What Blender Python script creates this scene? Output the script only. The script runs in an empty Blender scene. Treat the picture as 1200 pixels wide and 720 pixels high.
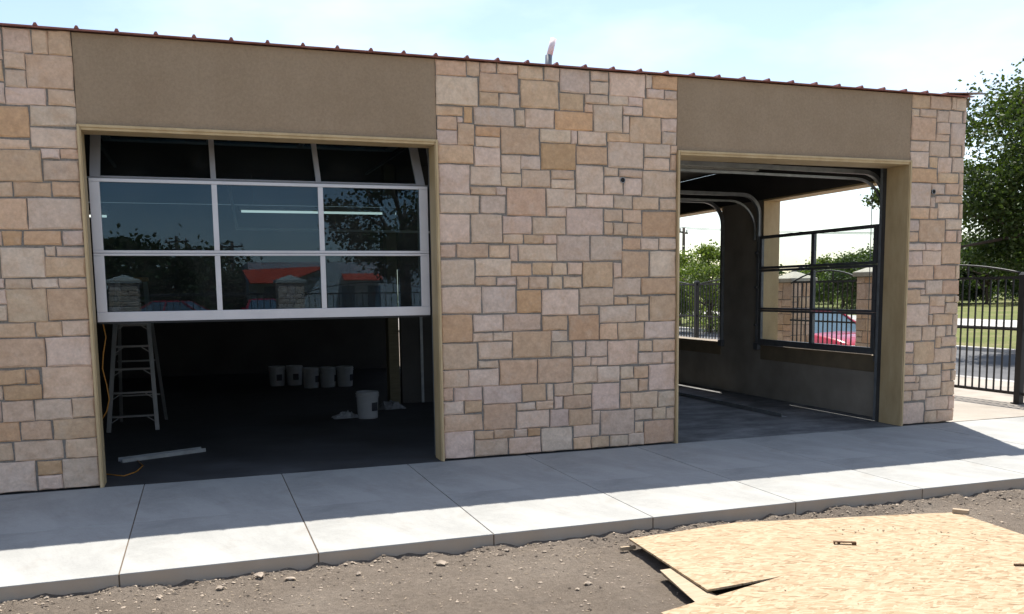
import bpy, bmesh, math, random
from mathutils import Vector, Matrix, noise as mnoise
R = math.radians
random.seed(7)
SC = bpy.context.scene
COL = SC.collection

# ------------------------------------------------------------------ camera
cam_d = bpy.data.cameras.new('camera'); cam = bpy.data.objects.new('camera', cam_d); COL.objects.link(cam)
SC.camera = cam
CAM = Vector((0.8665, -8.1825, 1.6119)); YAW, PIT, ROL, FPX = 0.33395, 0.11321, -0.01319, 1047.27
fw = Vector((math.sin(YAW)*math.cos(PIT), math.cos(YAW)*math.cos(PIT), -math.sin(PIT)))
rt = Vector((math.cos(YAW), -math.sin(YAW), 0)); up = rt.cross(fw)
rt, up = math.cos(ROL)*rt + math.sin(ROL)*up, -math.sin(ROL)*rt + math.cos(ROL)*up
M = Matrix((rt, up, -fw)).transposed().to_4x4(); M.translation = CAM
cam.matrix_world = M
cam_d.sensor_width = 36; cam_d.sensor_fit = 'HORIZONTAL'
cam_d.lens = 36*FPX/1200; cam_d.shift_y = 100/1200
cam_d.clip_start = .05; cam_d.clip_end = 2000

# ------------------------------------------------------------------ sky, sun, exposure
SUN = Vector((.49, 1, 2.09)).normalized()
EL = math.asin(SUN.z); AZ = math.atan2(SUN.x, SUN.y)
world = bpy.data.worlds.new('World'); SC.world = world; world.use_nodes = True
wn = world.node_tree.nodes; wl = world.node_tree.links
bg = wn['Background']
sky = wn.new('ShaderNodeTexSky'); sky.sky_type = 'NISHITA'; sky.sun_disc = False
sky.sun_elevation = EL; sky.sun_rotation = AZ
sky.air_density = 1.0; sky.dust_density = .45; sky.ozone_density = 1.2
tc = wn.new('ShaderNodeTexCoord')
mp = wn.new('ShaderNodeMapping'); mp.inputs['Scale'].default_value = (1.0, 1.0, 2.6); mp.inputs['Location'].default_value = (1.37, .4, .2)
nz = wn.new('ShaderNodeTexNoise'); nz.inputs['Scale'].default_value = 2.3; nz.inputs['Detail'].default_value = 7; nz.inputs['Roughness'].default_value = .5
cr = wn.new('ShaderNodeValToRGB'); cr.color_ramp.elements[0].position = .46; cr.color_ramp.elements[1].position = .78
cr.color_ramp.elements[0].color = (.03, .03, .03, 1); cr.color_ramp.elements[1].color = (.55, .55, .55, 1)
mx = wn.new('ShaderNodeMix'); mx.data_type = 'RGBA'; mx.inputs['B'].default_value = (8.6, 8.8, 9.1, 1)
wl.new(tc.outputs['Generated'], mp.inputs['Vector']); wl.new(mp.outputs[0], nz.inputs['Vector'])
wl.new(nz.outputs['Fac'], cr.inputs['Fac']); wl.new(cr.outputs['Color'], mx.inputs['Factor'])
tn = wn.new('ShaderNodeMix'); tn.data_type = 'RGBA'; tn.blend_type = 'MULTIPLY'; tn.inputs['Factor'].default_value = 1.
tn.inputs['B'].default_value = (1.01, .95, .925, 1)
wl.new(sky.outputs[0], tn.inputs['A']); wl.new(tn.outputs['Result'], mx.inputs['A']); wl.new(mx.outputs['Result'], bg.inputs['Color'])
bg.inputs['Strength'].default_value = .080
sd = bpy.data.lights.new('sun', 'SUN'); so = bpy.data.objects.new('sun', sd); COL.objects.link(so)
sd.energy = 3.35; sd.angle = R(.53); sd.color = (1, .955, .88)
so.rotation_euler = SUN.to_track_quat('Z', 'Y').to_euler(); so.location = (20, 40, 60)
SC.render.engine = 'CYCLES'
vs = SC.view_settings; vs.view_transform = 'Standard'; vs.look = 'None'; vs.gamma = 1; vs.use_curve_mapping = False
vs.exposure = 1.42
SC.cycles.max_bounces = 10; SC.cycles.diffuse_bounces = 5; SC.cycles.transparent_max_bounces = 24

# ------------------------------------------------------------------ helpers
class MB:
    def __init__(s): s.v = []; s.f = []; s.sm = set()
    def quadbox(s, b, t):                      # b,t : 4 points each (ccw seen from above)
        o = len(s.v); s.v += [tuple(p) for p in b] + [tuple(p) for p in t]
        s.f += [(o+3, o+2, o+1, o), (o+4, o+5, o+6, o+7)] + [(o+i, o+(i+1) % 4, o+4+(i+1) % 4, o+4+i) for i in range(4)]
        return s
    def box(s, x0, x1, y0, y1, z0, z1):
        return s.quadbox([(x0, y0, z0), (x1, y0, z0), (x1, y1, z0), (x0, y1, z0)], [(x0, y0, z1), (x1, y0, z1), (x1, y1, z1), (x0, y1, z1)])
    def obox(s, c, ax, ay, az):                # oriented box: centre + half axes
        c, ax, ay, az = map(Vector, (c, ax, ay, az))
        return s.quadbox([c-ax-ay-az, c+ax-ay-az, c+ax+ay-az, c-ax+ay-az], [c-ax-ay+az, c+ax-ay+az, c+ax+ay+az, c-ax+ay+az])
    def tube(s, pts, rad, n=8, smooth=True, cap=True, rot=0.):
        pts = [Vector(p) for p in pts]; rad = rad if isinstance(rad, (list, tuple)) else [rad]*len(pts)
        o = len(s.v); ref = None
        for i, p in enumerate(pts):
            d = (pts[min(i+1, len(pts)-1)]-pts[max(i-1, 0)]).normalized()
            if ref is None: ref = Vector((0, 0, 1)) if abs(d.z) < .9 else Vector((0, 1, 0))
            a = d.cross(ref).normalized(); b = a.cross(d).normalized(); ref = b
            for k in range(n):
                t = 2*math.pi*k/n+rot; s.v.append(tuple(p+(a*math.cos(t)+b*math.sin(t))*rad[i]))
        f0 = len(s.f)
        for i in range(len(pts)-1):
            for k in range(n):
                s.f.append((o+i*n+k, o+i*n+(k+1) % n, o+(i+1)*n+(k+1) % n, o+(i+1)*n+k))
        if smooth: s.sm.update(range(f0, len(s.f)))
        if cap:
            s.f.append(tuple(o+k for k in range(n))[::-1]); e = o+(len(pts)-1)*n; s.f.append(tuple(e+k for k in range(n)))
        return s
    def sqbar(s, p0, p1, w, w2=None):          # square bar
        p0, p1 = Vector(p0), Vector(p1); d = (p1-p0).normalized()
        ref = Vector((0, 0, 1)) if abs(d.z) < .9 else Vector((0, 1, 0))
        a = d.cross(ref).normalized()*w/2; b = a.cross(d).normalized()*(w2 or w)/2
        return s.quadbox([p0-a-b, p0+a-b, p0+a+b, p0-a+b], [p1-a-b, p1+a-b, p1+a+b, p1-a+b])
    def lathe(s, prof, n=20, c=(0, 0, 0)):
        o = len(s.v); f0 = len(s.f)
        for r_, z in prof:
            for k in range(n):
                t = 2*math.pi*k/n; s.v.append((c[0]+r_*math.cos(t), c[1]+r_*math.sin(t), c[2]+z))
        for i in range(len(prof)-1):
            for k in range(n): s.f.append((o+i*n+k, o+i*n+(k+1) % n, o+(i+1)*n+(k+1) % n, o+(i+1)*n+k))
        s.sm.update(range(f0, len(s.f)))
        return s
    def mesh(s, name):
        m = bpy.data.meshes.new(name); m.from_pydata(s.v, [], s.f)
        if s.sm:
            fl = [False]*len(s.f)
            for i in s.sm: fl[i] = True
            m.polygons.foreach_set('use_smooth', fl)
        m.update(); return m
    def build(s, name, mat, parent=None, loc=None, bevel=0, **k):
        m = s.mesh(name); o = bpy.data.objects.new(name, m); COL.objects.link(o)
        m.materials.append(mat)
        if parent: o.parent = parent
        if loc is not None: o.location = loc
        if bevel:
            b = o.modifiers.new('bevel', 'BEVEL'); b.width = bevel; b.segments = 2; b.limit_method = 'ANGLE'; b.angle_limit = R(40); b.harden_normals = False
        tag(o, **k); return o
def tag(o, label=None, cat=None, group=None, kind=None):
    if label: o['label'] = label
    if cat: o['category'] = cat
    if group: o['group'] = group
    if kind: o['kind'] = kind
    return o
def thing(name, label, cat, loc=(0, 0, 0), rz=0, group=None):
    o = bpy.data.objects.new(name, None); COL.objects.link(o); o.location = loc; o.rotation_euler = (0, 0, rz)
    o.empty_display_size = .2
    return tag(o, label, cat, group)
def inst(src, parent=None, loc=None, rot=None):
    c = src.copy(); COL.objects.link(c)
    if parent is not None: c.parent = parent
    if loc is not None: c.location = loc
    if rot is not None: c.rotation_euler = rot
    return c
def copy_thing(root, loc, rz, label=None):
    r = inst(root, None, loc, (0, 0, rz))
    if label: r['label'] = label
    for ch in list(root.children):
        c = inst(ch, r)
        for g in list(ch.children): inst(g, c)
    return r

# ------------------------------------------------------------------ materials
class NT:
    def __init__(s, name):
        s.m = bpy.data.materials.new(name); s.m.use_nodes = True; s.t = s.m.node_tree
        s.n = s.t.nodes; s.l = s.t.links; s.p = s.n['Principled BSDF']; s.out = s.n['Material Output']
    def new(s, typ, **k):
        x = s.n.new(typ)
        for a, b in k.items():
            if a in x.inputs: s.set(x, a, b)
            else: setattr(x, a, b)
        return x
    def set(s, x, a, b):
        if isinstance(b, bpy.types.NodeSocket): s.l.new(b, x.inputs[a])
        else: x.inputs[a].default_value = b
    def coord(s, kind='Object', scale=(1, 1, 1), loc=None, rot=(0, 0, 0)):
        c = s.new('ShaderNodeTexCoord'); m = s.new('ShaderNodeMapping'); s.l.new(c.outputs[kind], m.inputs['Vector'])
        m.inputs['Scale'].default_value = scale; m.inputs['Rotation'].default_value = rot
        if loc is not None: s.set(m, 'Location', loc)
        return m.outputs[0]
    def noise(s, vec, scale, detail=4, rough=.55, out='Fac', dist=0.):
        x = s.new('ShaderNodeTexNoise'); s.l.new(vec, x.inputs['Vector']); x.inputs['Scale'].default_value = scale
        x.inputs['Detail'].default_value = detail; x.inputs['Roughness'].default_value = rough; x.inputs['Distortion'].default_value = dist
        return x.outputs[out]
    def ramp(s, fac, stops):
        x = s.new('ShaderNodeValToRGB'); s.l.new(fac, x.inputs['Fac']); e = x.color_ramp.elements
        while len(e) < len(stops): e.new(.5)
        for q, (p, c) in zip(e, stops):
            q.position = p; q.color = (c, c, c, 1) if isinstance(c, (int, float)) else (*c, 1)
        return x.outputs['Color']
    def mix(s, fac, a, b, mode='MIX'):
        x = s.new('ShaderNodeMix', data_type='RGBA', blend_type=mode)
        for nme, v in (('Factor', fac), ('A', a), ('B', b)):
            if isinstance(v, bpy.types.NodeSocket): s.l.new(v, x.inputs[nme] if nme == 'Factor' else [i for i in x.inputs if i.name == nme and i.type == 'RGBA'][0])
            elif nme == 'Factor': x.inputs['Factor'].default_value = v
            else: [i for i in x.inputs if i.name == nme and i.type == 'RGBA'][0].default_value = (*v, 1)
        return [o for o in x.outputs if o.type == 'RGBA'][0]
    def math(s, op, a, b=0.):
        x = s.new('ShaderNodeMath', operation=op)
        for i, v in enumerate((a, b)):
            if isinstance(v, bpy.types.NodeSocket): s.l.new(v, x.inputs[i])
            else: x.inputs[i].default_value = v
        return x.outputs[0]
    def bump(s, h, strength=.3, dist=.01, prev=None):
        x = s.new('ShaderNodeBump'); s.l.new(h, x.inputs['Height']); x.inputs['Strength'].default_value = strength; x.inputs['Distance'].default_value = dist
        if prev: s.l.new(prev, x.inputs['Normal'])
        return x.outputs[0]
    def fin(s, col=None, rough=.8, bump=None, metal=0., spec=None, coat=None):
        if col is not None: s.set(s.p, 'Base Color', col if isinstance(col, bpy.types.NodeSocket) else (*col, 1))
        s.set(s.p, 'Roughness', rough); s.set(s.p, 'Metallic', metal)
        if spec is not None: s.set(s.p, 'Specular IOR Level', spec)
        if coat: s.set(s.p, 'Coat Weight', coat)
        if bump: s.l.new(bump, s.p.inputs['Normal'])
        return s.m
def plain(name, col, rough=.6, metal=0., var=.18, sc=6., bump=.0, spec=None, coat=None, bsc=60):
    t = NT(name); v = t.coord(); n = t.noise(v, sc, 5)
    c = t.mix(1., col, t.ramp(n, [(.3, 1-var), (.7, 1+var)]), 'MULTIPLY')
    b = t.bump(t.noise(v, bsc, 3), bump, .004) if bump else None
    return t.fin(c, rough, b, metal, spec, coat)
def mat_stone():
    t = NT('sandstone'); oi = t.new('ShaderNodeObjectInfo')
    off = t.new('ShaderNodeVectorMath', operation='SCALE'); cb = t.new('ShaderNodeCombineXYZ')
    for a in 'XYZ': t.l.new(oi.outputs['Random'], cb.inputs[a])
    t.l.new(cb.outputs[0], off.inputs[0]); off.inputs['Scale'].default_value = 37.
    v = t.coord(loc=off.outputs[0])
    at = t.new('ShaderNodeAttribute', attribute_name='tint')
    big = t.noise(v, 4.2, 5, .6, dist=.6); fine = t.noise(v, 38, 6, .7); mid = t.noise(v, 13, 5, .6, dist=.4)
    base = t.mix(1., at.outputs['Color'], t.ramp(mid, [(.3, (.86, .85, .84)), (.72, (1.1, 1.1, 1.1))]), 'MULTIPLY')
    blotch = t.math('MULTIPLY', t.ramp(big, [(.5, 0.), (.72, 1.)]), .5)
    base = t.mix(blotch, base, (.53, .335, .21))
    pale = t.math('MULTIPLY', t.ramp(t.noise(v, 6.1, 4, .6), [(.56, 0.), (.75, 1.)]), .35)
    base = t.mix(pale, base, (.63, .515, .42))
    base = t.mix(1., base, t.ramp(fine, [(.25, .83), (.7, 1.08)]), 'MULTIPLY')
    chip = t.new('ShaderNodeTexVoronoi', feature='SMOOTH_F1'); t.l.new(v, chip.inputs['Vector']); chip.inputs['Scale'].default_value = 11.
    h = t.mix(.35, t.noise(v, 9, 6, .65, dist=.7), fine)
    return t.fin(base, .92, t.bump(h, .75, .018, t.bump(chip.outputs['Distance'], .35, .03)), spec=.25)
def mat_mortar():
    t = NT('mortar'); v = t.coord(); n = t.noise(v, 60, 4)
    return t.fin(t.ramp(n, [(.3, (.165, .15, .132)), (.7, (.26, .24, .215))]), .95, t.bump(n, .5, .004), spec=.2)
def mat_stucco():
    t = NT('stucco'); v = t.coord(); n = t.noise(v, 1.4, 6, .6); f = t.noise(v, 120, 4, .65)
    streak = t.noise(t.coord(scale=(5, 5, .35)), 1.6, 5, .6)
    c = t.mix(.2, t.ramp(n, [(.3, (.285, .208, .138)), (.7, (.345, .258, .178))]), t.ramp(streak, [(.35, (.285, .21, .14)), (.65, (.33, .25, .175))]))
    c = t.mix(1., c, t.ramp(t.noise(v, 45, 5, .7), [(.3, .88), (.7, 1.08)]), 'MULTIPLY')
    return t.fin(c, .95, t.bump(f, .8, .005, t.bump(t.noise(v, 5, 5, .6), .35, .02)), spec=.2)
def mat_trim():
    t = NT('tan_trim'); v = t.coord(scale=(1, 1, .3)); n = t.noise(v, 7, 6, .65)
    c = t.ramp(n, [(.25, (.37, .262, .135)), (.5, (.46, .338, .185)), (.75, (.52, .40, .235))])
    return t.fin(c, .55, t.bump(t.noise(v, 40, 3), .12, .003))
def mat_concrete(name, a, b, st=(.75, .62, .5)):
    t = NT(name); v = t.coord(); n = t.noise(v, .9, 7, .62); f = t.noise(v, 70, 4, .7); st_ = t.noise(v, 2.7, 6, .65, dist=.5)
    c = t.ramp(n, [(.3, a), (.7, b)])
    c = t.mix(t.math('MULTIPLY', t.ramp(st_, [(.55, 0.), (.8, 1.)]), .35), c, tuple(x*y for x, y in zip(a, st)))
    c = t.mix(1., c, t.ramp(f, [(.25, .9), (.75, 1.06)]), 'MULTIPLY')
    br = t.noise(t.coord(scale=(3, 90, 1)), 2.2, 4, .6); c = t.mix(1., c, t.ramp(br, [(.3, .93), (.7, 1.05)]), 'MULTIPLY')
    wr = t.noise(v, .45, 8, .7, dist=1.2); c = t.mix(1., c, t.ramp(wr, [(.35, .74), (.52, 1.), (.7, 1.05)]), 'MULTIPLY')
    sp = t.noise(v, 26, 2, .5)
    c = t.mix(t.ramp(sp, [(.74, 0.), (.78, .55)]), c, (.10, .085, .07))
    if name == 'pale_concrete':      # earth stains on the cast edge below the walking surface
        z = t.new('ShaderNodeSeparateXYZ'); t.l.new(v, z.inputs[0])
        e = t.math('MULTIPLY', t.math('LESS_THAN', z.outputs[2], -.007), t.ramp(t.noise(v, 3.3, 5, .6), [(.2, .55), (.7, 1.)]))
        c = t.mix(e, c, (.40, .315, .235))
    return t.fin(c, .88, t.bump(f, .25, .003, t.bump(st_, .15, .006)), spec=.3)
def mat_dirt():
    t = NT('dirt'); v = t.coord(); n = t.noise(v, .8, 7, .65); g = t.noise(v, 22, 7, .75); f = t.noise(v, 110, 4, .75)
    c = t.ramp(n, [(.3, (.18, .145, .112)), (.55, (.222, .182, .144)), (.75, (.28, .235, .188))])
    c = t.mix(1., c, t.ramp(g, [(.25, .74), (.55, 1.), (.78, 1.26)]), 'MULTIPLY')
    c = t.mix(1., c, t.ramp(f, [(.28, .75), (.7, 1.15)]), 'MULTIPLY')
    return t.fin(c, .97, t.bump(f, .9, .014, t.bump(g, .8, .035)), spec=.15)
def mat_osb():
    t = NT('osb'); col = None; v0 = t.coord()
    w = t.noise(v0, 3.5, 3, .5, out='Color')
    for i, (rot, sx, sy) in enumerate(((.12, 13, 62), (-.35, 15, 58), (.7, 19, 60))):
        v = t.coord(rot=(0, 0, rot), loc=(i*3.1, i*1.7, 0))
        ad = t.new('ShaderNodeVectorMath', operation='MULTIPLY_ADD'); t.l.new(w, ad.inputs[0]); ad.inputs[1].default_value = (.03, .03, 0); t.l.new(v, ad.inputs[2])
        sc = t.new('ShaderNodeVectorMath', operation='MULTIPLY'); t.l.new(ad.outputs[0], sc.inputs[0]); sc.inputs[1].default_value = (sx, sy, 1)
        vo = t.new('ShaderNodeTexVoronoi', feature='F1'); t.l.new(sc.outputs[0], vo.inputs['Vector']); vo.inputs['Scale'].default_value = 1.; vo.voronoi_dimensions = '2D'
        sp = t.new('ShaderNodeSeparateColor'); t.l.new(vo.outputs['Color'], sp.inputs[0])
        c = t.ramp(sp.outputs[0], [(.0, (.215, .138, .07)), (.14, (.31, .215, .12)), (.55, (.375, .275, .168)), (.95, (.43, .33, .215))])
        if col is None: col = c; h = vo.outputs['Distance']
        else:
            k = t.ramp(sp.outputs[1], [(.5, 0.), (.52, 1.)]); col = t.mix(k, col, c)
    gr = t.noise(t.coord(scale=(6, 60, 1)), 5, 4, .6)
    col = t.mix(1., col, t.ramp(gr, [(.3, .88), (.7, 1.06)]), 'MULTIPLY')
    dk = t.noise(v0, 21, 3, .6)
    col = t.mix(t.ramp(dk, [(.70, 0.), (.78, .6)]), col, (.20, .115, .05))
    return t.fin(col, .72, t.bump(h, .25, .003), spec=.3)
def mat_wood(name, a, b):
    t = NT(name); v = t.coord(scale=(2, 22, 22)); n = t.noise(v, 2.2, 6, .6, dist=.8)
    return t.fin(t.ramp(n, [(.3, a), (.7, b)]), .75, t.bump(n, .25, .003), spec=.3)
def mat_glass(name='window_glass', tint=(.50, .58, .60), boost=.95, coat=(.50, .74, 1.), dust=.03):
    t = NT(name); t.n.remove(t.p)
    g = t.new('ShaderNodeNewGeometry'); io = t.math('ADD', t.math('MULTIPLY', g.outputs['Backfacing'], 1/1.52-1.52), 1.52)
    fr = t.new('ShaderNodeFresnel'); t.l.new(io, fr.inputs['IOR']); fo = t.math('MINIMUM', t.math('MULTIPLY', fr.outputs[0], boost), 1.)
    tr = t.new('ShaderNodeBsdfTransparent'); tr.inputs['Color'].default_value = (*tint, 1)
    gl = t.new('ShaderNodeBsdfGlossy'); gl.inputs['Roughness'].default_value = 0.; gl.inputs['Color'].default_value = (*coat, 1)
    ms = t.new('ShaderNodeMixShader'); t.l.new(fo, ms.inputs[0]); t.l.new(tr.outputs[0], ms.inputs[1]); t.l.new(gl.outputs[0], ms.inputs[2])
    v = t.coord(scale=(1, 1, .6)); du = t.noise(v, 2.1, 7, .7, dist=.8)      # dust and wiping smears
    df = t.new('ShaderNodeBsdfDiffuse'); df.inputs['Color'].default_value = (.55, .53, .5, 1)
    m2 = t.new('ShaderNodeMixShader'); t.l.new(t.ramp(du, [(.42, .006), (.75, dust)]), m2.inputs[0]); t.l.new(ms.outputs[0], m2.inputs[1]); t.l.new(df.outputs[0], m2.inputs[2])
    t.l.new(m2.outputs[0], t.out.inputs['Surface'])
    return t.m
def mat_leaf(name, a, b, trans=.35):
    t = NT(name); g = t.new('ShaderNodeNewGeometry')
    c = t.ramp(g.outputs['Random Per Island'], [(0., a), (1., b)])
    n = t.noise(t.coord(), .55, 3); c = t.mix(1., c, t.ramp(n, [(.3, .75), (.7, 1.2)]), 'MULTIPLY')
    t.fin(c, .55, spec=.3)
    tl = t.new('ShaderNodeBsdfTranslucent'); t.l.new(t.mix(1., c, (1.15, 1.25, .6), 'MULTIPLY'), tl.inputs['Color'])
    ms = t.new('ShaderNodeMixShader'); ms.inputs[0].default_value = trans
    t.l.new(t.p.outputs[0], ms.inputs[1]); t.l.new(tl.outputs[0], ms.inputs[2]); t.l.new(ms.outputs[0], t.out.inputs['Surface'])
    return t.m
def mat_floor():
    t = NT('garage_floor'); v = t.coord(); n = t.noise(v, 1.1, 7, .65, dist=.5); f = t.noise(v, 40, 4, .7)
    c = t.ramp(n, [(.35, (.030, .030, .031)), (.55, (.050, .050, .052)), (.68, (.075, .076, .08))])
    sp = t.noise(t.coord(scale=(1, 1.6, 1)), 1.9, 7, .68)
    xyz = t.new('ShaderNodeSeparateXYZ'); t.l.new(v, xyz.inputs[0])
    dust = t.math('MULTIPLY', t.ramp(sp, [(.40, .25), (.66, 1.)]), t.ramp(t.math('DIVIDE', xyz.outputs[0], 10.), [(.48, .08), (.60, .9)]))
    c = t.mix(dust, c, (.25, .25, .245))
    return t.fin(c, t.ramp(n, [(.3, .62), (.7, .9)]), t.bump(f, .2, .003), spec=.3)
def mat_grass(name='lawn'):
    t = NT(name); v = t.coord(); n = t.noise(v, .35, 7, .7); f = t.noise(v, 9, 5, .75)
    c = t.ramp(n, [(.32, (.10, .125, .03)), (.5, (.135, .15, .045)), (.66, (.22, .19, .09))])
    c = t.mix(1., c, t.ramp(f, [(.25, .6), (.75, 1.3)]), 'MULTIPLY')
    return t.fin(c, .9, t.bump(f, .8, .06), spec=.15)
def mat_asphalt():
    t = NT('asphalt'); v = t.coord(); n = t.noise(v, .6, 6, .6); f = t.noise(v, 45, 4, .75)
    c = t.mix(1., t.ramp(n, [(.3, (.075, .076, .08)), (.7, (.115, .115, .118))]), t.ramp(f, [(.3, .75), (.7, 1.2)]), 'MULTIPLY')
    return t.fin(c, .85, t.bump(f, .4, .006), spec=.3)
MT = dict(
    stone=mat_stone(), mortar=mat_mortar(), stucco=mat_stucco(), trim=mat_trim(), glass=mat_glass(), clear=mat_glass('clear_glass', (.93, .96, .96), 1., (1, 1, 1)),
    walk=mat_concrete('pale_concrete', (.335, .332, .312), (.39, .387, .366)), apron=mat_concrete('warm_concrete', (.30, .265, .22), (.38, .34, .29)),
    kerb=mat_concrete('kerb_concrete', (.38, .36, .33), (.48, .46, .43)),
    joint=plain('joint_filler', (.11, .075, .045), .95), dirt=mat_dirt(), osb=mat_osb(),
    lumber=mat_wood('pine_lumber', (.30, .225, .145), (.44, .35, .245)), post=mat_wood('wood_post', (.10, .085, .05), (.15, .125, .08)),
    alu=plain('brushed_aluminium', (.52, .51, .53), .42, .35, .06, 3), steel=plain('galvanised_steel', (.27, .28, .29), .45, .6, .2, 9),
    shaded_metal=plain('shaded_frame_metal', (.13, .133, .14), .5, .4, .2, 9),  # door frame metal darkened: backlit indoor shade put into the colour
    iron=plain('black_iron', (.008, .008, .009), .55, 0., .2, 9), roof=plain('red_brown_roof_metal', (.25, .085, .062), .45, .25, .25, 3),
    sill=plain('sill_board_shaded', (.19, .145, .092), .7, 0., .2, 4), iwall=plain('interior_plaster', (.05, .046, .043), .92, 0., .25, 1.5, .2), iceil=plain('interior_ceiling', (.035, .032, .03), .92, 0., .2, 2),
    iwall_lit=plain('interior_plaster_lit', (.27, .235, .195), .92, 0., .25, 1.5, .2), floor=mat_floor(), asphalt=mat_asphalt(), lawn=mat_grass(), bark=plain('bark', (.085, .062, .045), .95, 0., .35, 8, .6, bsc=25),  # side wall plaster is the interior plaster lightened, light put into colour
    leaf1=mat_leaf('oak_leaf', (.030, .052, .011), (.080, .115, .026)), leaf2=mat_leaf('bright_leaf', (.075, .12, .018), (.17, .21, .05)),
    leaf3=mat_leaf('dark_leaf', (.022, .042, .010), (.06, .09, .02)),
    red=plain('red_car_paint', (.50, .012, .03), .25, 0., .05, 3, coat=1.), carglass=plain('car_glass', (.10, .15, .19), .06, 0., .1, 3),
    tyre=plain('tyre_rubber', (.02, .02, .02), .85), chrome=plain('wheel_alloy', (.5, .5, .52), .3, .8), lampw=plain('headlamp', (.7, .7, .68), .15),
    plastic=plain('white_plastic', (.36, .36, .37), .5, 0., .1, 5), print_=plain('dark_print', (.03, .03, .04), .6), ladder=plain('ladder_aluminium', (.22, .22, .215), .42, .5, .12, 6),
    orange=plain('orange_cord', (.36, .15, .015), .5), rust=plain('rusty_metal', (.12, .065, .03), .8, .3, .4, 30), awning=plain('red_awning', (.62, .06, .02), .7),
    white=plain('white_wall', (.5, .5, .49), .85), pipe=plain('pvc_pipe', (.85, .74, .72), .5), cap=mat_concrete('pier_cap', (.42, .39, .32), (.52, .48, .41)),
    polewood=plain('weathered_pole', (.07, .055, .042), .95, 0., .3, 8), black=plain('dark_hole', (.015, .014, .013), .9), lamp_off=plain('lamp_housing', (.36, .35, .31), .5),
    rock=plain('pale_rock', (.36, .29, .22), .9, 0., .3, 12, .4))
TINT = [(.64, .49, .388), (.62, .458, .34), (.605, .418, .288), (.58, .37, .225)]
def set_tint(m, c):
    a = m.attributes.new('tint', 'FLOAT_COLOR', 'POINT')
    a.data.foreach_set('color', [x for _ in m.vertices for x in (*c, 1)])
def stone_tint(k, rnd):
    a = TINT[k]; j = rnd.uniform(.9, 1.1); return (a[0]*j*rnd.uniform(.97, 1.03), a[1]*j, a[2]*j*rnd.uniform(.94, 1.06))
def stone_mesh(mb, w, h, d, rnd, c=(0, 0, 0), ax=(1, 0, 0), ay=(0, 1, 0), rough=.006):
    """split-faced ashlar block: front towards -ay, width along ax, height z"""
    ax, ay, c = Vector(ax), Vector(ay), Vector(c); up_ = Vector((0, 0, 1))
    nx = 3 if w > .16 else 2; nz_ = 3 if h > .2 else 2
    P = [(-w/2+w*i/nx, -h/2) for i in range(nx)]+[(w/2, -h/2+h*i/nz_) for i in range(nz_)]
    P += [(w/2-w*i/nx, h/2) for i in range(nx)]+[(-w/2, h/2-h*i/nz_) for i in range(nz_)]
    P = [(x+rnd.uniform(-1, 1)*rough*.7, z+rnd.uniform(-1, 1)*rough*.7) for x, z in P]; n = len(P); o = len(mb.v)
    pr = rnd.uniform(-.004, .005); tx, tz = rnd.uniform(-.006, .006), rnd.uniform(-.006, .006)
    ins = min(.009, .1*min(w, h))
    for lay, (y, k) in enumerate(((d, 0), (.007+pr, 0), (-.003+pr, ins))):
        for x, z in P:
            kk = k*rnd.uniform(.4, 2.0) if lay == 2 else 0; q = 1-2*kk/w; qz = 1-2*kk/h
            yy = y+(tx*x/w+tz*z/h if lay else 0)+(rnd.uniform(-.004, .003) if lay == 2 else 0)
            mb.v.append(tuple(c+ax*(x*q)+up_*(z*qz)+ay*yy))
    for l in range(2):
        for i in range(n): mb.f.append((o+l*n+i, o+l*n+(i+1) % n, o+(l+1)*n+(i+1) % n, o+(l+1)*n+i))
    # centre of the face, slightly pillowed
    mb.v.append(tuple(c+ay*(-.007+pr))); k = len(mb.v)-1
    for i in range(n): mb.f.append((o+2*n+i, o+2*n+(i+1) % n, k))
    return n*3+1
def ashlar(w, h, rnd, cell=.24):
    """random broken-range layout of rectangles (x0,x1,z0,z1)"""
    out = []; z = 0
    while z < h-.02:
        rh = rnd.choice((.12, .2, .2, .27)); rh = h-z if h-z-rh < .1 else rh
        x = 0
        while x < w-.02:
            rw = rnd.uniform(.14, .38); rw = w-x if w-x-rw < .1 else rw
            if rh > .18 and rw < .3 and rnd.random() < .3: out += [(x, x+rw, z, z+rh*.5), (x, x+rw, z+rh*.5, z+rh)]
            else: out.append((x, x+rw, z, z+rh))
            x += rw
        z += rh
    return [(a+.005, b-.005, c+.005, d-.005) for a, b, c, d in out]
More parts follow.
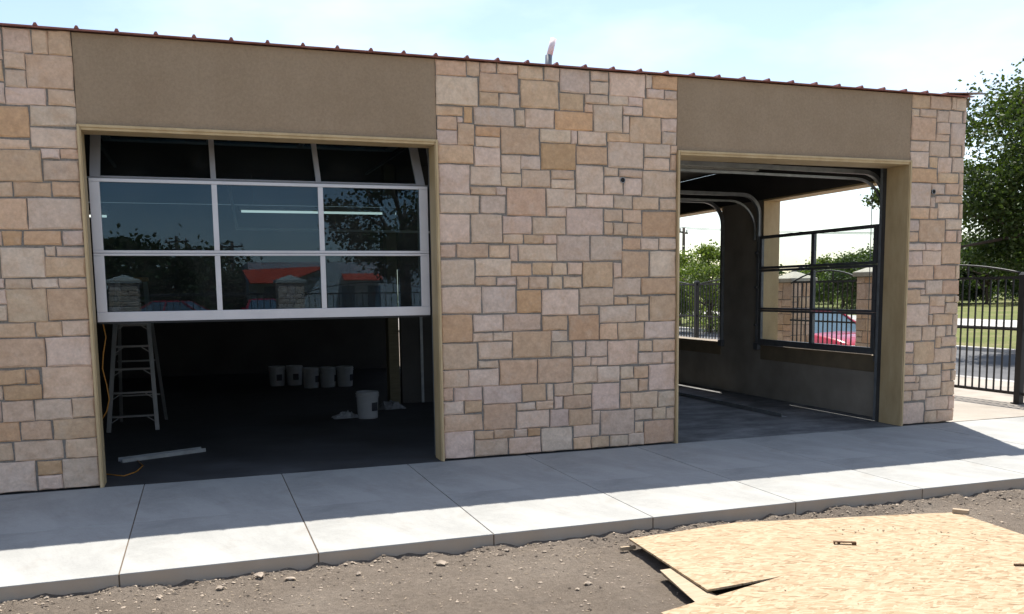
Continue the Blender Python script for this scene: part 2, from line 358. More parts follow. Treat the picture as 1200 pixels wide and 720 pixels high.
# stone layout in millimetres: x0,x1,z0,z1,tint
ST={'L':'-664,-503,3480,3718,1;-679,-506,3313,3459,2;-691,-507,3139,3293,0;-485,-297,3542,3718,1;-278,-172,3535,3718,1;-162,-4,3534,3718,2;-486,-346,3411,3530,1;-484,-347,3269,3392,1;-333,-4,3272,3525,2;-493,-211,3136,3262,0;-192,-4,3144,3261,1;-706,-347,2880,3116,3;-329,-4,2979,3127,0;-333,-4,2808,2957,0;-719,-355,2790,2860,1;-268,-142,2724,2792,0;-129,-4,2724,2796,2;-730,-282,2538,2777,2;-260,-4,2548,2704,1;-744,-502,2413,2522,1;-487,-225,2419,2526,2;-205,-4,2424,2532,2;-757,-410,2157,2394,2;-395,-4,2161,2400,0;-591,-459,2028,2138,3;-438,-175,2033,2140,3;-154,-4,2033,2142,0;-771,-605,2028,2136,1;-617,-302,1773,2005,0;-784,-634,1775,2005,1;-286,-223,1944,2015,0;-206,-4,1944,2013,0;-294,-4,1776,1930,2;-595,-413,1684,1756,1;-401,-219,1685,1754,0;-205,-4,1689,1756,0;-796,-615,1690,1758,0;-595,-314,1411,1675,1;-298,-4,1424,1672,2;-803,-604,1562,1673,0;-813,-607,1423,1542,0;-822,-416,1292,1400,2;-396,-216,1291,1404,2;-205,-4,1294,1411,0;-835,-350,1045,1270,2;-335,-4,1040,1275,0;-849,-515,910,1022,3;-495,-407,907,1018,3;-381,-4,780,1032,1;-666,-397,777,891,3;-858,-682,787,890,1;-688,-465,600,761,1;-448,-182,600,762,1;-172,-4,611,763,1;-869,-703,607,769,1;-881,-580,437,594,3;-560,-346,442,589,2;-322,-4,431,593,2;-892,-643,283,424,1;-621,-264,271,425,1;-241,-4,271,422,1;-907,-485,18,259,0;-459,-284,139,253,3;-465,-290,18,127,0;-276,-4,18,259,0','M':'3015,3296,3585,3718,2;3314,3424,3596,3718,1;3441,3587,3636,3718,1;3607,3798,3635,3718,1;3816,4054,3601,3718,1;4081,4223,3599,3718,1;3015,3402,3326,3573,0;3431,3803,3460,3625,2;3428,3610,3338,3450,2;3627,3815,3333,3449,0;3837,4214,3339,3591,2;3015,3254,3228,3305,2;3274,3350,3173,3308,3;3372,3759,3157,3316,0;3782,3863,3165,3309,1;3880,4168,3156,3323,0;3015,3195,3102,3212,2;3207,3255,3169,3210,0;3213,3363,2966,3155,2;3015,3197,2969,3089,0;3386,3619,3056,3141,3;3384,3618,2959,3042,0;3636,4010,2905,3146,2;4035,4341,3029,3146,0;4037,4392,2772,3014,3;3015,3354,2797,2958,2;3368,3620,2781,2951,0;4240,4539,3505,3718,0;4561,4743,3630,3718,0;4557,4740,3506,3616,0;4761,5141,3499,3718,0;5157,5215,3589,3718,0;5232,5501,3592,3718,3;5165,5348,3497,3582,0;5368,5501,3499,3576,0;4235,4478,3330,3492,2;4500,4738,3413,3491,1;4500,4575,3328,3401,2;4758,4954,3410,3494,0;4970,5115,3414,3488,0;5131,5501,3317,3487,2;4187,4575,3150,3318,3;4590,4891,3146,3401,0;4909,5106,3322,3399,0;4909,4965,3151,3305,0;4983,5318,3061,3305,2;5337,5501,3183,3301,0;5338,5501,3057,3173,0;4351,4407,3022,3143,0;4427,4715,3017,3139,0;4738,4975,3060,3138,2;4745,5123,2813,3052,0;5144,5427,2927,3048,0;5440,5501,2971,3041,2;4410,4727,2837,3000,2;5441,5501,2805,2951,2;5144,5417,2801,2913,0;4402,4684,2550,2812,0;4707,4846,2730,2803,1;4869,5108,2723,2788,1;4707,4898,2552,2717,0;4919,5105,2545,2705,0;5124,5501,2539,2783,0;4401,4503,2427,2540,0;4515,4795,2424,2539,0;4810,5003,2415,2533,0;5019,5301,2409,2524,1;5323,5501,2409,2516,0;4299,4683,2153,2403,0;4706,4893,2288,2399,1;4914,5103,2281,2396,2;5126,5501,2142,2386,3;4701,4791,2158,2272,1;4804,4948,2153,2268,1;4961,5107,2146,2263,2;4198,4536,1896,2135,0;4556,4886,1903,2134,0;4909,5096,2013,2117,2;5111,5297,2009,2116,0;5314,5501,2013,2117,0;4901,5193,1737,1988,2;5213,5501,1735,1988,0;3015,3311,2517,2783,0;3328,3617,2607,2771,0;3327,3568,2517,2587,1;3578,3671,2519,2587,0;3636,3822,2730,2885,0;3836,4018,2768,2883,0;3634,3823,2603,2717,1;3842,4123,2600,2757,1;4141,4372,2684,2760,1;4141,4372,2595,2671,0;3015,3397,2342,2503,0;3425,3663,2345,2504,0;3688,4074,2330,2584,2;4094,4386,2417,2584,0;4101,4284,2328,2406,1;3015,3309,2070,2326,0;3327,3624,2067,2328,0;3642,3927,2157,2315,0;3948,4275,2152,2310,1;3643,3835,2066,2144,1;3856,4043,2064,2142,2;4059,4185,2064,2140,1;3015,3162,1934,2043,1;3180,3481,1934,2051,2;3502,3693,1934,2045,1;3713,3782,1897,2045,1;3799,4183,1897,2047,0;3015,3343,1673,1907,0;3365,3708,1759,1911,0;3360,3555,1670,1744,1;3573,3760,1668,1739,0;3722,3919,1759,1870,2;3941,4134,1764,1874,2;4149,4291,1763,1873,1;3778,3885,1629,1741,1;3898,4080,1630,1740,2;4106,4241,1630,1738,1;3015,3406,1409,1652,0;3426,3754,1404,1648,0;3773,4014,1400,1610,3;4034,4414,1371,1613,0;3015,3312,1136,1388,3;3332,3618,1229,1381,0;3639,4009,1229,1382,1;3329,3513,1135,1206,1;3529,3713,1136,1209,1;4038,4292,1224,1357,2;3729,4115,964,1210,2;4132,4291,1111,1209,0;4131,4339,961,1096,1;3015,3353,878,1115,1;3379,3708,964,1121,0;4311,4448,1765,1873,1;4469,4788,1644,1878,2;4807,4883,1736,1872,1;4265,4447,1637,1740,1;4434,4791,1461,1620,1;4807,5098,1555,1718,1;5117,5501,1560,1718,2;4815,4945,1463,1531,2;4965,5194,1467,1534,1;5215,5501,1287,1539,2;4437,4627,1374,1445,1;4658,5041,1285,1442,0;5062,5191,1293,1441,1;4318,4634,1117,1354,3;4653,4839,1116,1269,2;4858,5135,1111,1271,2;5159,5501,1109,1274,0;4362,4481,954,1097,0;4506,4728,947,1096,0;4744,5071,855,1092,1;5095,5230,983,1085,1;5253,5501,975,1090,2;5091,5344,852,960,0;5365,5501,850,959,0;3377,3567,880,939,0;3587,3967,705,937,2;3985,4338,704,937,2;3015,3263,706,862,1;3282,3569,703,861,0;3015,3109,581,693,2;3128,3396,571,693,0;3419,3801,525,694,0;3820,4059,531,689,2;4081,4138,532,685,0;4157,4348,569,685,1;3015,3208,448,563,0;3231,3395,451,560,2;3418,3743,271,515,2;3765,3945,444,510,0;3964,4137,443,518,1;4160,4236,443,557,0;3015,3398,277,434,2;3764,4093,265,430,0;4110,4300,262,427,0;3015,3305,18,269,0;3329,3509,183,260,2;3524,3717,186,261,2;3732,3857,183,254,1;3872,3995,184,255,3;3326,3653,18,175,1;3673,3997,18,172,1;4017,4342,18,247,0;4362,4543,862,937,1;4563,4725,859,930,1;4364,4614,686,843,0;4625,4863,680,836,0;4883,5018,711,825,0;5036,5186,711,824,2;5205,5501,575,834,0;4887,5069,575,692,1;5088,5186,576,691,2;4368,4551,572,668,1;4570,4860,403,661,0;4882,4988,405,554,2;5004,5294,396,555,1;5314,5501,398,550,0;4256,4546,435,557,2;4312,4553,262,418,2;4572,4641,266,391,0;4664,5033,138,383,0;5049,5234,272,379,0;5250,5394,267,383,1;5411,5501,264,379,1;4361,4635,142,255,0;5049,5134,141,248,1;5156,5501,18,249,2;4360,4540,18,128,2;4560,4746,18,129,2;4767,4960,18,122,0;4976,5139,18,132,0','R':'8468,8708,3579,3718,2;8719,9005,3581,3718,2;9026,9067,3585,3718,1;9086,9234,3582,3718,0;8468,8566,3491,3563,1;8585,8801,3489,3566,1;8823,8980,3443,3561,1;8993,9178,3445,3566,0;9203,9234,3452,3573,0;8468,8804,3233,3479,2;8830,9003,3312,3432,1;8821,9003,3232,3302,1;9032,9234,3199,3432,0;8468,8715,3111,3216,1;8734,9005,3065,3219,0;9033,9172,3070,3184,1;9203,9234,3075,3186,0;8468,8712,2935,3096,0;8738,8845,2936,3046,2;8867,9050,2888,3049,1;9071,9234,2894,3053,0;8468,8847,2769,2917,3;8869,9153,2773,2877,2;9182,9234,2639,2879,1;8468,8763,2503,2752,0;8779,8961,2643,2746,0;8982,9164,2646,2757,2;8844,9035,2553,2617,0;9056,9234,2553,2620,2;8773,8837,2498,2601,0;8468,8746,2368,2479,2;8770,8872,2371,2483,2;8892,9174,2374,2534,0;9199,9234,2377,2530,1;8468,8614,2229,2344,0;8468,8612,2109,2209,2;8633,8992,2107,2350,2;9009,9234,2246,2359,0;9016,9163,2108,2225,2;9188,9234,2106,2231,1;8468,8713,2013,2082,0;8730,8946,2009,2083,0;8964,9234,1857,2084,2;8468,8683,1842,1997,0;8699,8950,1841,1998,0;8468,8852,1676,1826,2;8868,9164,1683,1832,2;9185,9234,1684,1832,1;8468,8730,1584,1649,0;8750,8985,1511,1663,0;9001,9234,1508,1661,2;8468,8665,1412,1561,2;8677,8739,1510,1562,0;8670,8801,1407,1487,1;8824,9030,1376,1485,1;9051,9169,1416,1482,1;9186,9234,1414,1480,1;8827,9030,1288,1367,1;9051,9234,1284,1400,1;8468,8796,1155,1387,0;8813,8863,1159,1264,1;8882,9162,1154,1271,2;9180,9234,1030,1267,1;8468,8705,982,1134,1;8730,8913,980,1133,1;8931,9057,1022,1133,1;9084,9149,1033,1137,1;8932,9002,891,1008,2;9015,9234,904,1010,1;8468,8600,853,956,0;8468,8600,722,836,2;8619,8902,713,960,2;8917,9157,718,874,1;9170,9234,723,875,1;8468,8615,590,704,2;8629,8814,587,693,0;8828,9018,579,694,1;9042,9234,632,699,2;9042,9164,499,611,1;9184,9234,499,611,1;8468,8648,506,568,1;8659,8695,501,563,1;8468,8693,406,487,1;8716,9026,414,563,0;9041,9234,327,480,1;8468,8599,287,393,1;8621,8809,289,395,0;8828,9019,322,390,1;8468,8792,18,256,0;8820,9139,163,309,0;9153,9234,158,309,1;8813,8973,18,145,1;8987,9234,18,145,2'}
# ------------------------------------------------------------------ the setting
def zprof(x):
    P = [(-400, -.085), (11.9, -.085), (14, -.5), (16.6, -.55), (24.6, -.55), (34, -.30), (60, .0), (400, .3)]
    for (a, za), (b, zb) in zip(P, P[1:]):
        if x <= b: return za+(zb-za)*max(0, x-a)/(b-a)
    return P[-1][1]
def frange(a, b, s): return [a+i*(b-a)/round((b-a)/s) for i in range(round((b-a)/s))]
def ground():
    xs = [-400, -120, -40, -15, -8, -4]+frange(-1.6, 8.2, .026)+[8.2, 9, 10, 11.9, 14, 16.6, 24.6, 34, 60, 150, 400]
    ys = [-400, -120, -60, -30, -14, -8]+frange(-5.3, -2.56, .026)+[-2.56, -1, 10, 30, 80, 400]
    v = []; f = []
    for y in ys:
        for x in xs:
            z = zprof(x)
            if -1.6 < x < 8.2 and -5.3 < y < -2.56:
                e = min(1, (x+1.6)/.3, (8.2-x)/.3, (y+5.3)/.3)
                p = Vector((x, y, 0))
                n = .018*mnoise.fractal(p*.9, 1., 2., 3)+.011*mnoise.fractal(p*5, 1., 2., 4)+.010*abs(mnoise.noise(p*19))+.006*mnoise.noise(p*38)
                d = max(0, 1-(-2.64-y)/.16)              # loose soil against the slab edge
                n -= .034*min(1, max(0, (x-3.0)/.3))*min(1, max(0, (-2.72-y)/.1))
                n += d*(-.002+.03*mnoise.noise(Vector((x*2.3, 3, 0)))+.034*mnoise.noise(Vector((x*9, y*8, 1))))
                z += e*n
            v.append((x, y, z))
    nx = len(xs)
    for j in range(len(ys)-1):
        for i in range(nx-1): f.append((j*nx+i, j*nx+i+1, (j+1)*nx+i+1, (j+1)*nx+i))
    mb = MB(); mb.v, mb.f = v, f; mb.sm = set(range(len(f)))
    return mb.build('ground', MT['dirt'], kind='structure', label='bare trampled dirt with small stones in front of the kerb')
ground()
def strip(name, xs, dz, y0, y1, mat, label=None, zf=None):
    mb = MB()
    for a, b in zip(xs, xs[1:]):
        za, zb = (zf or zprof)(a)+dz, (zf or zprof)(b)+dz
        o = len(mb.v); mb.v += [(a, y0, za), (b, y0, zb), (b, y1, zb), (a, y1, za)]; mb.f.append((o, o+1, o+2, o+3))
    return mb.build(name, mat, kind='structure', label=label)
def zap(x): return -.004 if x <= 11.9 else (-.004-(x-11.9)/2.1*.4 if x < 14 else -.404)
strip('driveway', [8.9, 11.9, 14, 16.64], 0, .03, 60, MT['apron'], 'warm pale concrete apron beside the building', zap)
strip('driveway', [12.26, 14, 16.64], -.003, -60, .028, MT['apron'], None, zap)
strip('road', [16.9, 24.2], .06, -300, 300, MT['asphalt'], 'grey asphalt road beyond the iron fence')
for x0, x1, zt in ((16.64, 16.9, -.395), (24.2, 24.5, -.37)):
    MB().box(x0, x1, -120, 160, -.8, zt).build('kerb', MT['kerb'], bevel=.02, kind='structure')
strip('grass_verge', [24.5, 24.6, 32.6], .06, -200, 300, MT['lawn'], 'sunlit mown grass beside the road')
strip('path', [34.2, 39.5], .05, -200, 300, MT['kerb'], 'pale concrete path crossing the grass')
strip('grass_field', [39.5, 60, 150, 400], .06, -400, 400, MT['lawn'], 'dry yellow-green field in front of the far trees')
strip('bounce_lot', [-16, 10.6], .03, -13.9, -5.7, MT['apron'], 'pale concrete lot added behind the photographer to bounce light onto the facade')  # unseen pale lot added to bounce sunlight onto the facade
strip('grass_field', [-400, -30, 11.9], .03, -400, -24, MT['lawn'], 'grass far behind the photographer')

# ------------------------------------------------------------------ sidewalk
sw = thing('sidewalk', 'pale concrete sidewalk with tooled joints along the stone facade', None); sw['kind'] = 'structure'
J = [-4.25, -3.1, -1.95, -.80, .346, 1.494, 2.648, 3.839, 5.047, 6.25, 7.46, 8.66, 9.86, 11.05, 12.25]
rs = random.Random(3)
for a, b in zip(J, J[1:]):
    for y0, y1 in ((-2.64, -1.3795), (-1.3780, -.013)):
        cx, cy = (a+b)/2, (y0+y1)/2; z = rs.uniform(-.0015, .001)
        hx, hy = (b-a)/2-.0035, (y1-y0)/2
        MB().box(-hx, hx, -hy, hy, -.27, z).build('sidewalk_slab', MT['walk'], sw, (cx, cy, 0), bevel=.004 if y0 < -2 else .003)
MB().box(-4.24, 12.24, -2.637, -.02, -.26, -.006).build('joint_filler', MT['joint'], sw)

# ------------------------------------------------------------------ the stone building
B = thing('stone_building', 'single-storey building faced in tan sandstone blocks with two garage bays', 'building')
XA, XB, XC, XE, XD, HD = 0., 3.0096, 5.5051, 8.4626, 9.2346, 3.0
XI, XO = 8.668, 8.905        # side wall planes
allst = [(w, *[int(q)/1000 for q in s.split(',')[:4]], int(s.split(',')[4])) for w in 'LMR' for s in ST[w].split(';')]
order = sorted(range(len(allst)), key=lambda i: -(min(allst[i][2], 9)-max(allst[i][1], -.5))*(allst[i][4]-allst[i][3]))
keep = set(order[:300])
rs = random.Random(11)
core = {'L': MB().box(-4.2, XA-.001, .012, .22, .014, 3.722), 'M': MB().box(XB+.001, XC-.001, .012, .22, .014, 3.722),
        'R': MB().box(XE+.001, XD-.012, .012, .24, .014, 3.722)}
core['R'].box(XO, XD-.012, .242, .62, .0, 3.722)
wl_ = {'L': 'stone wall at the left of the glazed door', 'M': 'wide stone wall between the two bays', 'R': 'narrow stone corner pier'}
WALL = {}
for w in 'LMR': WALL[w] = core[w].build('stone_wall', MT['mortar'], B, label=wl_[w])
rest = {w: (MB(), []) for w in 'LMR'}
for i, (w, x0, x1, z0, z1, k) in enumerate(allst):
    c = stone_tint(k, rs); W_, H_ = x1-x0+.006, z1-z0+.006
    corner = w == 'R' and x1 > XD-.003
    ctr = ((x0+x1)/2, 0, (z0+z1)/2); dep = .03 if not corner else .02
    if i in keep:
        mb = MB(); stone_mesh(mb, W_, H_, dep, rs)
        if corner: stone_mesh(mb, rs.choice((.2, .3)), H_, .012, rs, (W_/2-.006, .16, 0), (0, 1, 0), (-1, 0, 0))
        o = mb.build('stone', MT['stone'], WALL[w], ctr); set_tint(o.data, c)
    else:
        mb, tl = rest[w]; n = stone_mesh(mb, W_, H_, dep, rs, ctr); tl += [c]*n
# the wall past the left edge of the frame and the outer side of the corner pier
mb, tl = rest['L']
for a, b, c_, d in ashlar(3.28, 3.70, rs):
    n = stone_mesh(mb, b-a, d-c_, .03, rs, (-4.19+(a+b)/2, 0, .018+(c_+d)/2)); tl += [stone_tint(rs.choice((0, 0, 1, 2, 2, 3)), rs)]*n
mb, tl = rest['R']
for a, b, c_, d in ashlar(.30, 3.70, rs):
    n = stone_mesh(mb, b-a, d-c_, .012, rs, (XD-.006, .31+(a+b)/2, .018+(c_+d)/2), (0, 1, 0), (-1, 0, 0)); tl += [stone_tint(rs.choice((0, 1, 2)), rs)]*n
for w in 'LMR':
    mb, tl = rest[w]
    if not mb.v: continue
    o = mb.build('small_stones', MT['stone'], WALL[w], kind='stuff')
    a = o.data.attributes.new('tint', 'FLOAT_COLOR', 'POINT'); a.data.foreach_set('color', [x for c in tl for x in (*c, 1)])
# holes left for wall lamps
for (x, z, w) in ((4.893, 2.688, 'M'), (8.795, 2.665, 'R')):
    MB().tube([(x, -.012, z), (x, .02, z)], .026, 14).build('conduit_hole', MT['black'], WALL[w])
    MB().tube([(x-.026*math.cos(t), -.0125, z-.026*math.sin(t)) for t in [i*.35 for i in range(19)]], .004, 6).build('hole_rim', MT['steel'], WALL[w])
# stucco lintels
MB().box(XA+.004, XB-.004, .008, .22, HD+.002, 3.722).build('stucco_panel', MT['stucco'], B, bevel=.004)
MB().box(XC+.004, XE-.004, .008, .24, HD+.002, 3.722).build('stucco_panel', MT['stucco'], B, bevel=.004)
# opening trims
def trim(x0, x1, dep):
    fr = MB().box(x0+.031, x1-.031, -.018, dep, HD-.046, HD-.001).build('door_frame', MT['trim'], B, bevel=.003)
    for a, b in ((x0+.0015, x0+.030), (x1-.030, x1-.0015)): MB().box(a, b, -.018, dep, .001, HD-.001).build('jamb', MT['trim'], fr, bevel=.003)
    for a, b in ((x0+.001, x0+.022), (x1-.022, x1-.001)): MB().box(a, b, -.030, -.0185, .001, HD-.001).build('edge_trim', MT['trim'], fr, bevel=.003)
    MB().box(x0+.0225, x1-.0225, -.030, -.0185, HD-.024, HD-.001).build('edge_trim', MT['trim'], fr, bevel=.003)
trim(XA, XB, .21); trim(XC, XE, .33)
# inner returns behind the facade
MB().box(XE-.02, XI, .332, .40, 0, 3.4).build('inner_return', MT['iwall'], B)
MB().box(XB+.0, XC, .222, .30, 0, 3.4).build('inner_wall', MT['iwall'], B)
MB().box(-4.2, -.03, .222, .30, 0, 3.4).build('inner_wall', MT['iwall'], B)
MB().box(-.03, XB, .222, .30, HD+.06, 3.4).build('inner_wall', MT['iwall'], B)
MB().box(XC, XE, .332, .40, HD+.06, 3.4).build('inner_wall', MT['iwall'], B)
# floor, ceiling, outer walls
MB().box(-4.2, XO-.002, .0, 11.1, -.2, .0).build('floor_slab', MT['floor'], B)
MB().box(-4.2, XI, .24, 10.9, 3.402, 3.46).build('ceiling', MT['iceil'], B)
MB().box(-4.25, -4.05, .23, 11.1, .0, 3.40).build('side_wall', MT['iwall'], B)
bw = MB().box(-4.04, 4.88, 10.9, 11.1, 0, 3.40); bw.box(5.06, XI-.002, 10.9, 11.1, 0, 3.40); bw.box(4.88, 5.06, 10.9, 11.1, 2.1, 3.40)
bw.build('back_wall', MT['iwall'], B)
MB().box(4.0, 6.0, 11.1, 12.6, 2.3, 2.38).build('sun_block_roof', MT['roof'], B)  # unseen overhang added to keep the sun out of the rear doorway
OP = [(.64, 3.06), (4.13, 6.53), (7.6, 10.0)]
swb = MB().box(XI, XO, .402, 10.9, .001, .56); MB().box(XI, XO, .402, 10.9, 2.876, 3.40).build('shaded_lintel', MT['iwall'], B)  # lintel band takes the darker plaster: shade put into its colour
ed = [.402]+[q for a, b in OP for q in (a, b)]+[10.9]
for a, b in zip(ed[::2], ed[1::2]): swb.box(XI, XO, a, b, .56, 2.875)
swb.build('side_wall', MT['iwall_lit'], B, label='plaster side wall with window-height openings')
MB().box(XO+.001, XO+.025, .63, 10.9, .001, .54).build('outer_stucco', MT['stucco'], B)
for a, b in OP:
    f = MB().box(XI-.012, XO+.03, a, b, .561, .765).build('opening_frame', MT['sill'], B, bevel=.003)  # sill boards darker than the trim: indoor shade put into their colour
    MB().box(XI-.006, XO+.03, b-.022, b-.001, .766, 2.85).build('jamb', MT['trim'], f)
    MB().box(XI-.006, XO+.03, a+.001, a+.022, .766, 2.85).build('jamb', MT['trim'], f)
    MB().box(XI-.006, XO+.03, a+.001, b-.001, 2.851, 2.874).build('head', MT['trim'], f)
# partition, post, light
MB().box(3.60, 5.6, 4.56, 4.68, .001, 3.40).build('partition_wall', MT['iwall'], B)
MB().box(3.405, 3.556, 4.50, 4.70, .001, 3.40).build('wood_post', MT['post'], B, bevel=.006)
MB().box(3.88, 3.92, 4.545, 4.559, .001, 3.40).build('corner_bead', MT['steel'], B)
# roof
rf = MB()
def zr(y): return 3.738+.02*(y+.06)
rf.quadbox([(-4.3, -.04, zr(-.04)-.004), (9.30, -.04, zr(-.04)-.004), (9.30, 11.4, zr(11.4)-.012), (-4.3, 11.4, zr(11.4)-.012)],
           [(-4.3, -.04, zr(-.04)), (9.30, -.04, zr(-.04)), (9.30, 11.4, zr(11.4)), (-4.3, 11.4, zr(11.4))])
roof = rf.build('roof', MT['roof'], B)
rib0 = None
for k in range(-14, 32):
    x = .05+.2955*k
    if rib0 is None:
        m = MB(); a, b = .019, .008
        y0, y1 = -.046, 11.4
        p = lambda y: [(-a, y, zr(y)+.001), (a, y, zr(y)+.001), (b, y, zr(y)+.023), (-b, y, zr(y)+.023)]
        o_ = len(m.v); m.v += p(y0)+p(y1); m.f += [(3, 2, 1, 0)[::-1], (4, 5, 6, 7)[::-1]]+[(i, 4+i, 4+(i+1) % 4, (i+1) % 4) for i in range(4)]
        rib0 = m.build('roof_rib', MT['roof'], roof, (x, 0, 0))
    else: inst(rib0, roof, (x, 0, 0))
# drip edge: slightly buckled strip under the eave
m = MB(); rs2 = random.Random(4); N = 120
for i in range(N):
    x = -4.3+13.6*i/(N-1); z = zr(-.06)-.006; d = rs2.uniform(.002, .009)
    m.v += [(x, -.0425, z+.003), (x, -.044, z-d), (x, .006, z-.002)]
for i in range(N-1):
    o_ = 3*i; m.f += [(o_, o_+3, o_+4, o_+1), (o_+1, o_+4, o_+5, o_+2)]
m.build('drip_edge', MT['roof'], roof)
# lifted flashing at the right-hand corner
m = MB().quadbox([(8.90, -.085, 3.742), (9.36, -.095, 3.765), (9.36, .16, 3.775), (8.90, .16, 3.75)], [(8.90, -.085, 3.748), (9.36, -.095, 3.772), (9.36, .16, 3.782), (8.90, .16, 3.756)])
m.build('corner_flashing', plain('weathered_flashing', (.30, .19, .17), .4, .3), roof)
MB().tube([(9.2, -.05, 3.755), (9.44, -.055, 3.772)], .011, 8).build('flashing_rod', MT['steel'], roof)
MB().box(XD-.004, XD+.035, .0, .6, 3.62, 3.72).build('gable_trim', MT['post'], roof)
MB().tube([(4.70, 1.5, 3.75), (4.715, 1.5, 4.235)], .040, 14).build('vent_collar', MT['steel'], roof)
MB().tube([(4.715, 1.5, 4.2), (4.775, 1.5, 4.42)], .034, 14).build('vent_pipe', MT['pipe'], roof)

# ------------------------------------------------------------------ sectional doors
def section(par, Mx, W, H, n, stile, mull, rb, rtp, mat, t=.045, glass='glass'):
    """local: x across, z up, y depth"""
    def part(nm, x0, x1, z0, z1, mt, y0=0., y1=t, bev=.003):
        mb = MB().box(x0, x1, y0, y1, z0, z1); mb.v = [tuple(Mx @ Vector(p)) for p in mb.v]
        return mb.build(nm, mt, par, bevel=bev)
    part('rail', 0, W, .001, rb, mat); part('rail', 0, W, H-rtp, H-.001, mat)
    part('stile', 0, stile, rb, H-rtp, mat, .001, t-.001); part('stile', W-stile, W, rb, H-rtp, mat, .001, t-.001)
    xs = [stile]
    for i in range(1, n):
        c = stile+(W-2*stile)*i/n; part('mullion', c-mull/2, c+mull/2, rb, H-rtp, mat, .002, t-.002); xs += [c-mull/2, c+mull/2]
    xs.append(W-stile)
    for a, b in zip(xs[::2], xs[1::2]): part('glass_pane', a-.004, b+.004, rb-.004, H-rtp+.004, MT[glass], t*.45, t*.45+.006, 0)
def T(loc, x, y, z):
    m = Matrix((Vector(x), Vector(y), Vector(z))).transposed().to_4x4(); m.translation = loc; return m
GX = dict(n=3, stile=.083, mull=.046, mat=MT['alu'])
gd = MB().box(.02, 2.99, .255, .262, 2.607, 2.617).build('garage_door', MT['shaded_metal'], B, label='half-raised glazed door with grey aluminium frame')
X0, WD = .036, 2.934
section(gd, T((X0, .25, 1.388), (1, 0, 0), (0, 1, 0), (0, 0, 1)), WD, .588, rb=.086, rtp=.022, **GX)
section(gd, T((X0, .25, 1.977), (1, 0, 0), (0, 1, 0), (0, 0, 1)), WD, .629, rb=.024, rtp=.030, **GX)
ca, sa = math.cos(R(35)), math.sin(R(35))
section(gd, T((X0, .33, 2.612), (1, 0, 0), (0, ca, -sa), (0, sa, ca)), WD, .60, rb=.034, rtp=.03, **GX)
section(gd, T((X0, .62, 3.20), (1, 0, 0), (0, 0, -1), (0, 1, 0)), WD, .60, rb=.034, rtp=.03, **GX)
section(gd, T((X0, 1.23, 3.20), (1, 0, 0), (0, 0, -1), (0, 1, 0)), WD, .60, rb=.034, rtp=.03, **GX)
MB().box(X0+.01, X0+WD-.01, .252, .288, 1.372, 1.387).build('bottom_seal', MT['tyre'], gd)
gd2 = MB().box(XC+.06, XE-.06, .475, .49, 3.27, 3.285).build('garage_door', MT['shaded_metal'], B, label='glazed door raised overhead inside the right bay')  # frame darker than the half-raised door's: shade put into the metal colour
for i in range(5):
    section(gd2, T((XC+.05, .50+.61*i, 3.335), (1, 0, 0), (0, 0, -1), (0, 1, 0)), XE-XC-.10, .605, n=3, stile=.083, mull=.046, rb=.04, rtp=.03, mat=MT['shaded_metal'], glass='clear')
# side door: closed to just below the head
gs = MB().box(8.602, 8.606, .68, 3.04, .770, .776).build('side_door', MT['shaded_metal'], B, label='glazed side door in three sections, lowered to the sill')
for z0, h, rb_, rt_ in ((.777, .512, .085, .028), (1.291, .582, .03, .036), (1.875, .478, .036, .045)):
    section(gs, T((8.648, .655, z0), (0, 1, 0), (-1, 0, 0), (0, 0, 1)), 2.40, h, n=2, stile=.06, mull=.065, rb=rb_, rtp=rt_, mat=MT['shaded_metal'], glass='clear')
# tracks
def track(p_floor, inward, z0, zt, rad, run, w=.034):
    x, y = p_floor; ix, iy = inward
    pts = [(x, y, z0), (x, y, zt-rad)]
    for i in range(1, 9):
        t = i/8*math.pi/2; pts.append((x+ix*rad*(1-math.cos(t)), y+iy*rad*(1-math.cos(t)), zt-rad+rad*math.sin(t)))
    pts.append((x+ix*run, y+iy*run, zt+.03))
    m = MB().tube(pts, w, 4, smooth=False, rot=math.pi/4)
    return m.build('door_track', MT['steel'], B)
for y in (.60, 3.11): track((8.635, y), (-1, 0), .70, 2.945, .30, 2.9)
for y in (.55, 3.17): track((8.60, y), (-1, 0), 2.3, 2.86, .42, 2.9, .018)
for y in (4.08, 6.58): track((8.635, y), (-1, 0), .70, 2.945, .36, 2.9)
for x in (.0, 3.005): track((x, .275), (0, 1), .01, 3.12, .36, 3.4, .02)
for x in (XC+.0, XE-.005): track((x, .42), (0, 1), .01, 3.34, .40, 3.6, .026)
for y in (.60, 3.11, 4.08): MB().box(8.60, 8.66, y-.05, y+.05, .70, .80).build('roller_bracket', MT['shaded_metal'], B, bevel=.004)
MB().tube([(8.64, .80, .79), (8.64, .80, 2.87)], .005, 6).build('lift_cable', MT['steel'], B)
for z in (1.05, 1.6, 2.1): MB().box(8.58, 8.70, 3.085, 3.135, z, z+.03).build('track_clip', MT['shaded_metal'], B)
